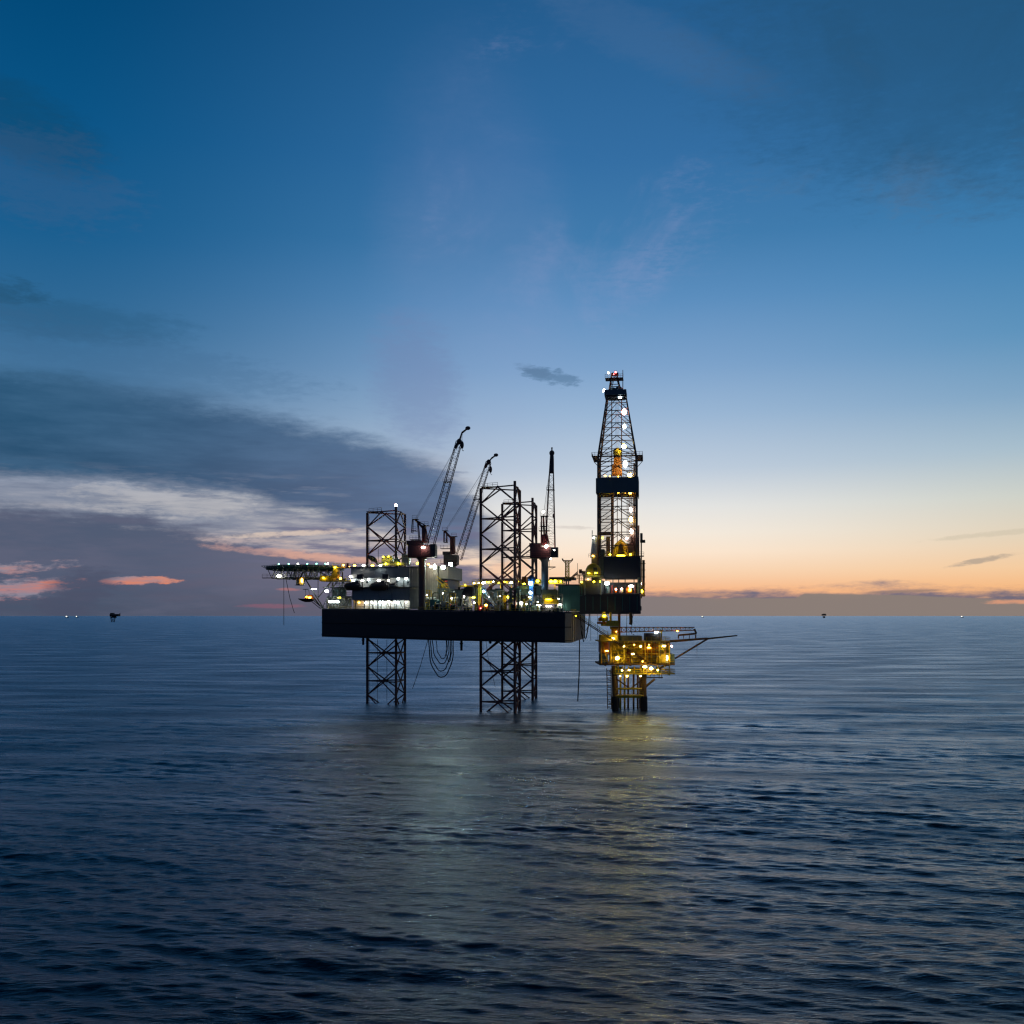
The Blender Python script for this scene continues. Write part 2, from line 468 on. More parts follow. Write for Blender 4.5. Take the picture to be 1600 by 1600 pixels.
# upper streaks of the low cloud, peach where they are lit from below
st = sm(nC*0.6 + nB*0.4, 0.47, 0.6)
col = cmix(st*sm(A, -16, -11)*sm(A, 0.5, -2.5)*sm(E, 2.0, 2.8)*sm(E, 5.6, 4.6)*0.75, col, rgb(112,110,136))
col = cmix(blob(470, 833, 120, 6, 4, 1.0, .6)*0.85, col, rgb(216,196,182))
col = cmix(blob(420, 862, 130, 8, -4, 1.0, .6)*0.6, col, rgb(206,160,148))
col = cmix(blob(520, 872, 110, 9, -4, 1.0, .6)*0.75, col, rgb(214,164,146))
col = cmix(blob(800, 885, 60, 14, 14, 1.0, .6)*0.6, col, rgb(242,196,166))
col = cmix(blob(425, 947, 60, 4, 0, 1.0, .5)*0.32, col, rgb(170,96,112))
col = cmix(blob(452, 921, 24, 3.0, 0, 1.0, .5)*0.5, col, rgb(196,124,118))
col = cmix(blob(120, 925, 70, 40, 40, 1.0)*0.5, col, rgb(74,78,100))

# distant bank along the right horizon and its loose strips
rup = edge([(0,962),(640,905),(760,902),(860,915),(1000,931),(1060,932),(1130,934),(1245,933),(1256,926),(1360,927),(1460,931),(1600,936)])
rb = sm((rup - E) + w3*0.12 + (nE-0.5)*0.2, -0.02, 0.1) * sm(A, -3, 1)
col = cmix(rb*0.97, col, cmix(sm(A, 0, 16), rgb(130,121,124), rgb(139,126,119)))
col = cmix(blob(1090, 930, 70, 4, 0, 1.0, 1.2)*0.5, col, rgb(176,140,122))
col = cmix(blob(1410, 924, 60, 3, 2, 1.0, .6)*0.85, col, rgb(150,126,116))
col = cmix(blob(1590, 940, 60, 4, 0, 1.0, .6)*0.7, col, rgb(236,162,124))
col = cmix(blob(1535, 875, 58, 5, 10, 1.0, .5)*0.75, col, rgb(170,156,142))
col = cmix(blob(1560, 833, 110, 5, 5, 1.0, .5)*0.4, col, rgb(196,186,164))
col = cmix(blob(862, 589, 54, 13, -13, 1.0, .8, 1.8)*0.6, col, rgb(78,114,148))
col = cmix(blob(835, 580, 40, 9, -16, 1.0, .6)*0.5, col, rgb(92,122,156))
col = cmix(blob(895, 824, 40, 3.5, -3, 1.0, .4)*0.45, col, rgb(196,186,180))
col = cmix(blob(812, 862, 40, 4, -3, 1.0, .4)*0.35, col, rgb(200,180,170))
# streaks crossing behind the first crane
col = cmix(blob(700, 738, 40, 3, 0, 1.0, .4)*0.5, col, rgb(96,112,146))

col = cmix(sm(f_abs(A), 48, 115), col, back)
col = cmix(sm(E, -0.05, -1.2), col, rgb(10,26,42))
bg = wn.nodes.new('ShaderNodeBackground'); wn.links.new(col, bg.inputs[0]); bg.inputs[1].default_value = 1.0
wo = wn.nodes.new('ShaderNodeOutputWorld'); wn.links.new(bg.outputs[0], wo.inputs[0])
world.cycles.sampling_method = 'MANUAL'; world.cycles.sample_map_resolution = 1024

# the last of the sun's light, from below the peach part of the horizon: hardly any
sl = bpy.data.lights.new('sun', 'SUN'); sl.energy = 0.0005; sl.angle = R(12); sl.color = (1, 0.6, 0.35)
so = bpy.data.objects.new('sun', sl); COL.objects.link(so)
so.rotation_euler = (R(88), 0, R(180-10))

# ------------------------------------------------------------------ water: one wind-roughened sheet to the horizon
def make_water():
    nr, nt_ = 1650, 950
    inv = np.linspace(1/42.0, 1/3200.0, nr)
    r = np.concatenate([np.geomspace(3, 41.5, 26), 1/inv, np.geomspace(3500, 90000, 40)])
    th = np.linspace(R(-52), R(52), nt_)
    dr = np.gradient(r)
    RR, TH = np.meshgrid(r, th, indexing='ij')
    X = RR*np.sin(TH); Y = RR*np.cos(TH)
    dR = np.repeat(dr[:, None], nt_, 1)
    H = np.zeros_like(X); MISS = np.zeros_like(X)
    rng = np.random.default_rng(11)
    # wind patches
    def lowf(lx, ly, n=7):
        g = np.zeros_like(X)
        for _ in range(n):
            a = rng.uniform(-0.5, 0.5); p = rng.uniform(0, 6.28); k = rng.uniform(0.6, 1.6)
            g += np.sin((X*np.cos(a)+Y*np.sin(a))*k/lx*6.28 + p) * np.sin((Y*np.cos(a)-X*np.sin(a))*k/ly*6.28 + rng.uniform(0, 6.28))
        return g/np.sqrt(n)
    patch = np.clip(1.0 + 0.42*lowf(170, 60), 0.35, 1.9)
    main = R(-104)                       # waves run towards the viewer, a little from the right
    waves = []
    for lam in np.geomspace(0.75, 34, 96):
        lam = lam*rng.uniform(0.93, 1.07)
        spread = 0.30 if lam < 5 else 0.2
        d = main + rng.normal(0, spread)
        slope = 0.026*(1.0 if lam < 2 else (2/lam)**0.3) * (1.0 if lam < 9 else 0.42)
        waves.append((lam, d, slope, rng.uniform(0, 6.28)))
    for lam, d, slope, ph in waves:
        amp = slope*lam/6.283
        ca, sa = math.cos(d), math.sin(d)
        att = np.clip((lam/(dR*2.1) - 0.75)/1.0, 0, 1); att = att*att*(3-2*att)
        MISS += (1 - att*att)*slope*slope*0.5
        rows = np.where(att[:, 0] > 0)[0]
        if len(rows) == 0: continue
        lo_, hi_ = rows[0], rows[-1]+1
        k = 6.283/lam
        q = np.sin(k*(X[lo_:hi_]*ca + Y[lo_:hi_]*sa) + ph)
        q = 1 - 2*np.sqrt((1-q)*0.5 + 0.01) if False else q + 0.22*(q*q)   # a touch peaked
        H[lo_:hi_] += amp*q*att[lo_:hi_]*(patch[lo_:hi_] if lam < 14 else 1.0)
    n = len(r)*nt_
    co = np.empty((n, 3), np.float32); co[:, 0] = X.ravel(); co[:, 1] = Y.ravel(); co[:, 2] = H.ravel()
    i, j = np.meshgrid(np.arange(len(r)-1), np.arange(nt_-1), indexing='ij')
    a = (i*nt_ + j).ravel()
    quads = np.stack([a, a+1, a+nt_+1, a+nt_], 1).astype(np.int32)
    me = bpy.data.meshes.new('water')
    me.vertices.add(n); me.vertices.foreach_set('co', co.ravel())
    nf = len(quads)
    me.loops.add(nf*4); me.loops.foreach_set('vertex_index', np.ascontiguousarray(quads).ravel())
    me.polygons.add(nf); me.polygons.foreach_set('loop_start', np.arange(0, nf*4, 4, dtype=np.int32))
    try: me.polygons.foreach_set('loop_total', np.full(nf, 4, np.int32))
    except Exception: pass
    me.polygons.foreach_set('use_smooth', np.ones(nf, bool))
    me.update(calc_edges=True); me.validate()
    m, nt, b = new_mat('sea_water')
    N, L = nt.nodes, nt.links
    g = N.new('ShaderNodeNewGeometry')
    def nz(scale, sy, det, rot=0.0):
        mp = N.new('ShaderNodeMapping'); mp.inputs['Scale'].default_value = (1, sy, 1); mp.inputs['Rotation'].default_value = (0, 0, rot)
        L.new(g.outputs['Position'], mp.inputs['Vector'])
        t = N.new('ShaderNodeTexNoise'); t.inputs['Scale'].default_value = scale; t.inputs['Detail'].default_value = det; t.inputs['Roughness'].default_value = 0.6
        L.new(mp.outputs[0], t.inputs['Vector']); return t.outputs['Fac']
    fine = nz(1.5, 3.4, 4, R(14)); mid = nz(0.42, 3.6, 5, R(14)); big = nz(0.016, 4.0, 4, R(16))
    pr = N.new('ShaderNodeMapRange'); pr.inputs['From Min'].default_value = 0.36; pr.inputs['From Max'].default_value = 0.64
    pr.inputs['To Min'].default_value = 0.35; pr.inputs['To Max'].default_value = 1.25
    L.new(big, pr.inputs['Value'])
    wide = nz(0.11, 3.0, 3, R(14))
    b0 = N.new('ShaderNodeBump'); b0.inputs['Distance'].default_value = 0.4; L.new(wide, b0.inputs['Height']); L.new(pr.outputs[0], b0.inputs['Strength'])
    b1 = N.new('ShaderNodeBump'); b1.inputs['Distance'].default_value = 0.2; L.new(mid, b1.inputs['Height']); L.new(pr.outputs[0], b1.inputs['Strength'])
    b2 = N.new('ShaderNodeBump'); b2.inputs['Distance'].default_value = 0.12; L.new(fine, b2.inputs['Height']); L.new(pr.outputs[0], b2.inputs['Strength'])
    L.new(b0.outputs[0], b1.inputs['Normal']); L.new(b1.outputs[0], b2.inputs['Normal'])
    ro = N.new('ShaderNodeMapRange'); ro.inputs['From Min'].default_value = 0.36; ro.inputs['From Max'].default_value = 0.64
    ro.inputs['To Min'].default_value = 0.15; ro.inputs['To Max'].default_value = 0.26
    L.new(big, ro.inputs['Value'])
    at = me.attributes.new('chop', 'FLOAT', 'POINT')       # slope of the ripples too small for this mesh
    at.data.foreach_set('value', np.sqrt(MISS).ravel().astype(np.float32))
    av = N.new('ShaderNodeAttribute'); av.attribute_name = 'chop'
    ad = N.new('ShaderNodeMath'); ad.operation = 'MULTIPLY_ADD'; ad.inputs[1].default_value = 0.85
    L.new(av.outputs['Fac'], ad.inputs[0]); L.new(ro.outputs[0], ad.inputs[2]); 
    # reflective skin over dark scattering water; a rough sea never mirrors fully, even at a glancing view
    gl = N.new('ShaderNodeBsdfAnisotropic'); gl.distribution = 'MULTI_GGX'; gl.inputs['Color'].default_value = (0.84, 0.93, 1.0, 1)
    df = N.new('ShaderNodeBsdfDiffuse'); df.inputs['Color'].default_value = (0.001, 0.010, 0.022, 1)
    fr = N.new('ShaderNodeFresnel'); fr.inputs['IOR'].default_value = 1.36; L.new(b2.outputs[0], fr.inputs['Normal'])
    cap = N.new('ShaderNodeMapRange'); cap.inputs['From Min'].default_value = 0.0; cap.inputs['To Max'].default_value = 1.0; pw = N.new('ShaderNodeMath'); pw.operation = 'POWER'; pw.inputs[1].default_value = 1.0; L.new(fr.outputs[0], pw.inputs[0]); L.new(pw.outputs[0], cap.inputs['Value'])
    L.new(ad.outputs[0], gl.inputs['Roughness']); L.new(b2.outputs[0], gl.inputs['Normal'])
    mx = N.new('ShaderNodeMixShader'); L.new(cap.outputs[0], mx.inputs[0]); L.new(df.outputs[0], mx.inputs[1]); L.new(gl.outputs[0], mx.inputs[2])
    L.new(mx.outputs[0], N['Material Output'].inputs['Surface']); N.remove(b)
    me.materials.append(m)
    o = bpy.data.objects.new('water', me); COL.objects.link(o); o['kind'] = 'structure'
    o['label'] = 'dark blue sea rippled by wind and reaching to the horizon'
    return o
make_water()
# ================================================================== the jack-up drilling unit
# ---- hull
hb = 20.35                                   # underside above the sea
hull_poly = [(-58.6,-12.5),(-14.5,-31),(18.4,-31),(20,-28.6),(20,28.6),(18.4,31),(-14.5,31),(-58.6,12.5)]
hull = thing('jackup_rig', 'long black jack-up rig hull raised above the sea on three open lattice legs', 'rig', (-15, 0, hb))
zb = lambda x, y: hb + trim(x)
zt = lambda x, y: DECK - 0.01 + trim(x)
part('hull_plating', MB().prism(hull_poly, zb, zt), M['hull'], hull)
m = MB()
for (a, b) in zip(hull_poly[:3], hull_poly[1:4]):
    for dzv in (0.6, 4.4):
        p = Vector((a[0], a[1]-0.12, hb+trim(a[0])+dzv)); q = Vector((b[0], b[1]-0.12, hb+trim(b[0])+dzv))
        m.bar(p, q, 0.14, n=6)
part('rubbing_strake', m, M['hull'], hull)
m = MB().prism([(18.45,-31.06),(20.07,-28.63),(20.07,28.6),(20.0,28.6),(20.0,-28.6),(18.4,-31.0)], lambda x, y: hb+0.05+trim(x), lambda x, y: DECK-0.1+trim(x))
for k in range(7):
    v = -26.5+8.5*k; m.box(20.05, 20.3, v-0.14, v+0.14, hb+0.2, DECK-0.2)
part('stern_plating', m, M['hull_grey'], hull, 'rust streaked grey stern plating')
m = MB()
for a, b in ((hull_poly[0], hull_poly[1]), (hull_poly[1], hull_poly[2]), (hull_poly[3], hull_poly[4])):
    m.rail([(a[0]*0.995, a[1]*0.995, deck(a[0])), (b[0]*0.995, b[1]*0.995, deck(b[0]))], r=0.05, step=2.2)
part('railing', m, M['yellow'], hull)
m = MB()
for a, b in zip(hull_poly[:3], hull_poly[1:4]):
    m.prism([(a[0],a[1]),(b[0],b[1]),(b[0],b[1]+0.2),(a[0],a[1]+0.2)], lambda x, y: deck(x), lambda x, y: deck(x)+0.35)
part('bulwark', m, M['hull'], hull)
lamp(hull, 899.5, 962.5, -24, .45, .4, 'L_yellow', d=.3, name='stern_fill_light')  # added lamp, no known fitting here; warms the stern plating
# suction stubs under the hull
def stub(px, v, length, r):
    u = U(px, v); z = hb+trim(u)
    return MB().bar((u,v,z+0.3),(u,v,z-length),r,n=10).bar((u,v,z-length*0.25),(u,v,z-length*0.25-0.3),r*1.5,n=10)
part('suction_pipe', stub(721, -27, 2.9, 0.36), M['black'], hull)
part('suction_pipe', stub(567.5, -15, 2.2, 0.34), M['black'], hull)
part('suction_pipe', stub(766, -26, 0.8, 0.3), M['black'], hull)

# ---- legs: triangular lattice, three chords each
LEG_R = 7.2; BAY = 8.95
def leg(label, cu, cv, ztop, beacon=None, zbot=-6.0):
    ch = []
    for d in (-67, 53, 173):
        a = R(d) + ANG          # bearings measured in the world, turned into rig axes
        ch.append((cu + LEG_R*math.cos(a), cv + LEG_R*math.sin(a)))
    m = MB()
    for k, (x, y) in enumerate(ch):                    # three round chords with toothed rack plates
        m.bar((x,y,zbot),(x,y,ztop+(1.2 if k == 0 else 0)),0.40,n=10)
        dx_, dy_ = (x-cu)/LEG_R, (y-cv)/LEG_R
        m.box(x-0.09+dx_*0.25, x+0.09+dx_*0.25, y-0.55, y+0.55, zbot, ztop)
    t = part('leg', m, M['leg'], hull, label)
    nlev = int((ztop-zbot)/BAY)+1
    for i in range(3):
        a = Vector((*ch[i], 0)); b = Vector((*ch[(i+1) % 3], 0)); c = (a+b)*0.5
        for k in range(nlev):
            zc = ztop - k*BAY
            up = Vector((0,0,zc)); h = BAY*0.5
            m = MB()
            if k > 0 :
                m.bar(c+up, a+up+Vector((0,0,h)), 0.22, n=6); m.bar(c+up, b+up+Vector((0,0,h)), 0.22, n=6)
            if zc-h > zbot:
                m.bar(c+up, a+up-Vector((0,0,h)), 0.22, n=6); m.bar(c+up, b+up-Vector((0,0,h)), 0.22, n=6)
            m.ball(tuple(c+up), 0.4, 0.4, 0.4, 6, 4)
            part('cross_brace', m, M['leg_red'] if k % 2 else M['leg'], t)
            part('horizontal_brace', MB().bar(a+up, b+up, 0.2, n=6), M['leg'], t)
    m = MB().bar((ch[2][0]+0.7,ch[2][1]-0.3,zbot),(ch[2][0]+0.7,ch[2][1]-0.3,ztop-1),0.05,n=4)
    a, b = Vector((*ch[2], ztop)), Vector((*ch[0], ztop))
    m.rail([a.lerp(b,0.05)+Vector((0,0,.2)), a.lerp(b,0.5)+Vector((0,0,.2))], r=0.06, step=1.5)
    m.box(min(a.x,b.x)+0.5, (a.x+b.x)/2, (a.y+b.y)/2-0.2, (a.y+b.y)/2+2.2, ztop+0.02, ztop+0.16)
    part('service_platform', m, M['leg'], t)
    if beacon:
        x, y = ch[0]
        part('beacon', MB().ball((x,y,ztop+1.6),0.42,0.42,0.5,8,5), M['L_pink'], t)
    return t
leg('tallest open lattice leg nearest the camera', 0.0, -21.2, 65.4)
leg('open lattice leg behind the tallest one', 0.0, 21.2, 65.4)
leg('open lattice leg with a pink beacon beside the helideck', -40.4, 0.0, 60.9, beacon=True)
# jacking frames round the chords at deck level, part of the hull
for cu, cv in ((0,-21.2),(0,21.2),(-40.4,0)):
    for d in (-67, 53, 173):
        a = R(d)+ANG; x = cu+LEG_R*math.cos(a); y = cv+LEG_R*math.sin(a)
        m = MB()
        for ex in (-1.15, 1.15):
            m.box(x+ex-0.35, x+ex+0.35, y-0.9, y+0.9, deck(x)+0.02, deck(x)+6.4)
            for kk in range(3):
                m.bar((x+ex, y-1.25, deck(x)+1.4+kk*1.8), (x+ex, y+1.25, deck(x)+1.4+kk*1.8), 0.42, n=8)
        m.box(x-1.6, x+1.6, y-1.0, y-0.62, deck(x)+6.41, deck(x)+6.9)
        part('jacking_frame', m, M['olive'], hull)

# ---- accommodation block
def solidbox(mb, px0, px1, py0, py1, v0, v1):
    u0, u1 = U(px0, v0), U(px1, v0); um = (u0+u1)/2
    return mb.box(u0, u1, v0, v1, Z(py1, um, v0), Z(py0, um, v0))
AV = -15.2
acc = thing('accommodation_block', 'grey three storey living quarters with white lit galleries beside the helideck', 'building', (U(597,AV), AV, deck(-38)))
part('storey_wall', solidbox(MB(), 548.5, 640, 886, 903, AV, -9.2), M['wall_grey'], acc, 'dark grey windowless upper storey')
part('storey_wall', solidbox(MB(), 550, 640, 917.6, 937.4, AV, -9.2), M['wall_grey'], acc, 'dark grey windowless middle storey')
part('gallery_wall', solidbox(MB(), 550, 640, 903.1, 917.5, AV+2.6, -9.3), M['wall_dim'], acc, 'white lit wall behind the boat gallery')
part('gallery_wall', solidbox(MB(), 552, 640, 937.5, 951.5, AV+2.2, -9.3), M['wall_white'], acc, 'white lit wall on the main deck')
part('wing_wall', solidbox(MB(), 640.3, 656, 886.5, 951.5, AV+0.5, -9.2), M['wall_cream'], acc, 'pale lit narrow wall beside the crane post')
part('wing_wall', solidbox(MB(), 656.2, 684, 884, 951.5, -13.5, 11), M['wall_cream'], acc, 'pale lit corner of the wing')
part('wing_wall', solidbox(MB(), 684.2, 700, 884, 904, -12.2, 11), M['wall_cream'], acc)
part('wing_wall', solidbox(MB(), 684.2, 700, 919, 951.5, -12.2, 11), M['teal'], acc)
part('recess', solidbox(MB(), 684.3, 699, 904.1, 918.9, -9, 11), M['blue'], acc, 'blue recess in the wing wall')
# vertical stiffeners on the wing walls
m = MB()
for px in np.arange(641.5, 656, 2.6): solidbox(m, px, px+0.5, 887, 951, AV+0.36, AV+0.5)
for px in np.arange(658, 683, 3.4): solidbox(m, px, px+0.5, 885, 951, -13.66, -13.5)
part('wall_stiffener', m, M['wall_cream'], acc)
m = MB()
for px in (549, 566, 584, 602, 621, 639): solidbox(m, px, px+0.7, 886.5, 903, AV-0.14, AV)
for px in (551, 568, 573, 592, 611, 639): solidbox(m, px, px+0.6, 918, 937, AV-0.14, AV)
part('wall_stiffener', m, M['wall_grey'], acc)
# gallery floors, roof slab, rails, posts
m = MB()
solidbox(m, 540, 657, 885.2, 886, AV-0.5, -9); part('roof', m, M['frame_dark'], acc)
m = MB(); solidbox(m, 526, 656, 917.0, 917.6, AV-2.2, AV); part('gallery_floor', m, M['frame_dark'], acc)
m = MB(); solidbox(m, 552, 640, 937.4, 938.0, AV-1.4, AV); part('gallery_floor', m, M['frame_dark'], acc)
m = MB()
a = G(526, 917, AV-2.1); b = G(656, 917, AV-2.1); m.rail([a, b], r=0.05, step=1.8)
a = G(540, 885.2, AV-0.4); b = G(657, 885.2, AV-0.4); m.rail([a, b], r=0.05, step=2)
part('railing', m, M['frame_grey'], acc)
m = MB()
for px in (556, 570, 577, 583.5, 590, 596, 611, 620, 633):
    p = G(px, 938, AV-0.6); q = G(px+random.uniform(-1.2,1.2), 951.5, AV-0.6); m.bar(p, q, 0.13, n=6)
for px in (578, 603, 624):
    p = G(px, 938, AV-0.8); q = G(px+6, 951.5, AV-0.8); m.bar(p, q, 0.11, n=5)
part('support_post', m, M['frame_dark'], acc)
m = MB()
for px in (588, 606, 630, 646, 652):
    solidbox(m, px, px+1.6, 907.5, 916.8, AV+2.45, AV+2.59)
part('door', m, M['frame_dark'], acc)
m = MB()
for px in (559, 572, 600, 618, 636):
    solidbox(m, px, px+3, 908, 911.5, AV+2.42, AV+2.59)
part('window', m, M['glass'], acc)
m = MB()
for px in (576, 590, 603, 616): solidbox(m, px, px+2.0, 942.5, 951, AV+2.05, AV+2.19)
part('door', m, M['frame_grey'], acc)
# roof equipment
m = MB()
solidbox(m, 596, 614, 872, 879, -13, -10); solidbox(m, 598, 612, 868.5, 872, -12.6, -10.4); solidbox(m, 590, 634, 879, 883.4, -13.6, -9.8)
part('roof_house', m, M['wall_cream'], acc)
m = MB(); solidbox(m, 627.5, 639, 866, 883.6, -12, -9.6); part('roof_house', m, M['wall_white'], acc, 'tall white ventilator housing')
m = MB()
for px in np.arange(628.2, 638.5, 1.5): solidbox(m, px, px+0.45, 866.5, 877, -12.1, -12.0)
part('louvre', m, M['frame_grey'], acc)
m = MB(); c = G(582, 876, -13)
m.lathe((c.x, c.y, c.z-1.6), [(0.12,-1.0),(0.12,0.8)], 8)
for k in range(7):
    pass
part('mast', MB().bar(G(591,884,-12),G(591,857,-12),0.09,n=5).bar(G(591,864,-12),G(593,864,-12),0.05,n=4), M['frame_grey'], acc)
part('mast', MB().bar(G(616,884,-14),G(616,900,-15.6),0.09,n=5).bar(G(616,884,-14.2),G(616,873,-14.2),0.08,n=5), M['frame_grey'], acc)
part('mast', MB().bar(G(554.5,884,-14),G(554.5,877,-14),0.12,0.05,n=5), M['silver'], acc)
m = MB().bar(G(548,884.6,AV-0.2), G(548,882,AV-0.2), 0.1)
part('life_ring_board', solidbox(MB(), 541.5, 544.5, 880, 887, AV-0.3, AV-0.1), M['red'], acc)
for px, py, mt, w, h in ((554,884,'L_warm',1.3,.75),(568,884,'L_white',1.3,.7),(582,884,'L_warm',1.4,.7),(594,884,'L_cool',1.3,.65),
                  (603,881,'L_yellow',.9,.9),(622.5,881,'L_yellow',.8,.9),(652,880.6,'L_yellow',.9,.9),(599,870.5,'L_yellow',.8,.5),(607,870,'L_yellow',.8,.5)):
    lamp(acc, px, py-0.4, AV-0.9 if mt in ('L_white','L_cool') else AV+1.0, w*0.85, h*0.85, mt, name='roof_light')
for px, py, w, h, mt in ((551.5,906.5,1.5,.6,'L_cool'),(566,907,1.2,.6,'L_white'),(576,905.5,.9,1.0,'L_cool'),(592,907,1.6,.6,'L_white'),
                  (622.5,904,1.1,1.1,'L_cool'),(634.5,904,1.1,1.0,'L_cool'),(646,906,1.0,1.1,'L_cool'),(653.5,906,.9,1.0,'L_cool'),(607,907,.7,.6,'L_white')):
    lamp(acc, px, py, AV+1.2, w*.9, h*.9, mt, name='gallery_light')
for px, py, w, h, mt in ((561,941.5,.7,.7,'L_warm'),(580.5,941,.8,.7,'L_white'),(596,940.6,2.2,.6,'L_cool'),(607,940.6,1.8,.6,'L_white'),(620,941,1.7,.6,'L_cool'),
                  (572,942,1.2,.5,'L_white'),(586,942,1.2,.5,'L_cool'),(634,941,.9,.6,'L_white'),(643,943,.8,.7,'L_white'),(653,945,.7,.8,'L_white')):
    lamp(acc, px, py, AV+0.9, w, h, mt, name='gallery_light')
for px, py, w, h, mt in ((669.5,881.5,.7,.7,'L_warm'),(673,885.5,.8,.7,'L_white'),(679.2,885.5,1.2,2.0,'L_white'),(692.5,886,1.1,.9,'L_flood')):
    lamp(acc, px, py, -17.0, w, h, mt, name='wing_light', arm=3.2)
# stepped outrigger frame between the helideck and the hull (bluish, lit)
for v in (-13, -6, 2):
    m = MB()
    for (a, b) in (((503,951),(528,904)),((511,951),(519,932)),((519,932),(530,951)),((530,951),(548,932)),((536,932),(548,951)),((528,904),(548,917)),
                   ((512,932),(548,932)),((505,918),(548,918)),((519,906),(519,951)),((530,904),(530,951)),((541,904),(541,951)),((512,918),(519,906)),((520,918),(530,906)),((541,906),(530,918)),((519,918),(530,932)),((541,918),(530,932))):
        m.bar(G(*a, v), G(*b, v), 0.14, n=5)
    part('outrigger_truss', m, M['frame_grey'], acc)
m = MB(); solidbox(m, 512, 549, 931.6, 932.6, -14, 4); solidbox(m, 517, 549, 917.4, 918.2, -14, 2)
part('outrigger_floor', m, M['frame_grey'], acc)
m = MB(); m.rail([G(512,931.6,-14), G(549,931.6,-14)], r=0.05, step=1.7); m.rail([G(517,917.4,-14), G(549,917.4,-14)], r=0.05, step=1.7)
part('railing', m, M['frame_grey'], acc)
part('screen_wall', solidbox(MB(), 519.5, 540, 919, 931.4, -3, -2.7), M['teal'], acc)
part('screen_wall', solidbox(MB(), 510, 549, 933, 950.8, -4, -3.6), M['wall_grey'], acc)
part('stairs', MB().stairs(G(522,932,-13), G(537,917.6,-13), 1.2, (0,1,0)).stairs(G(541,951,-12.4), G(531,933,-12.4), 1.2, (0,1,0)), M['frame_grey'], acc)
lamp(acc, 510.5, 923.8, -12, 1.6, .95, 'L_cool'); tube_lamp(acc, 514, 530, 940.2, -12, .55, 'L_cool'); lamp(acc, 530.5, 934, -10, 1.3, .5, 'L_yellow')
lamp(acc, 547.5, 901.2, -16, .9, .8, 'L_white'); lamp(acc, 532, 903.8, -12, .9, .8, 'L_warm'); tube_lamp(acc, 487, 494, 920.4, -10, .3, 'L_cool')

# satellite dish on the roof
c = G(581, 875, -13.4)
t = thing('satellite_dish', 'dark round satellite dish tilted on the living quarters roof', 'satellite dish', (c.x, c.y, Z(885, c.x, c.y)))
part('post', MB().bar((c.x,c.y,Z(885,c.x,c.y)),(c.x,c.y,c.z),0.14,n=6), M['frame_grey'], t)
m = MB(); prof = [(0.05,0.0),(0.6,0.06),(1.1,0.22),(1.5,0.5),(1.5,0.56),(1.08,0.3),(0.05,0.08)]
m.lathe((0,0,0), prof, 16)
rot = Matrix.Rotation(R(38), 3, 'Y') @ Matrix.Rotation(R(24), 3, 'X')
m.v = [tuple(rot @ Vector(p) + c) for p in m.v]
part('reflector', m, M['frame_dark'], t)
part('feed_arm', MB().bar(c, c+rot@Vector((0.3,0,1.5)), 0.05, n=4), M['frame_grey'], t)
c = G(620.5, 877, -12.6)
t = thing('radome', 'pale green radome ball on the roof beside the white ventilator', 'radome', (c.x, c.y, c.z-1.5))
part('dome', MB().ball(c, 0.95, 0.95, 1.0, 14, 8), M['teal'], t)
part('pedestal', MB().bar((c.x,c.y,c.z-1.6),(c.x,c.y,c.z-0.8),0.35,n=8), M['frame_grey'], t)

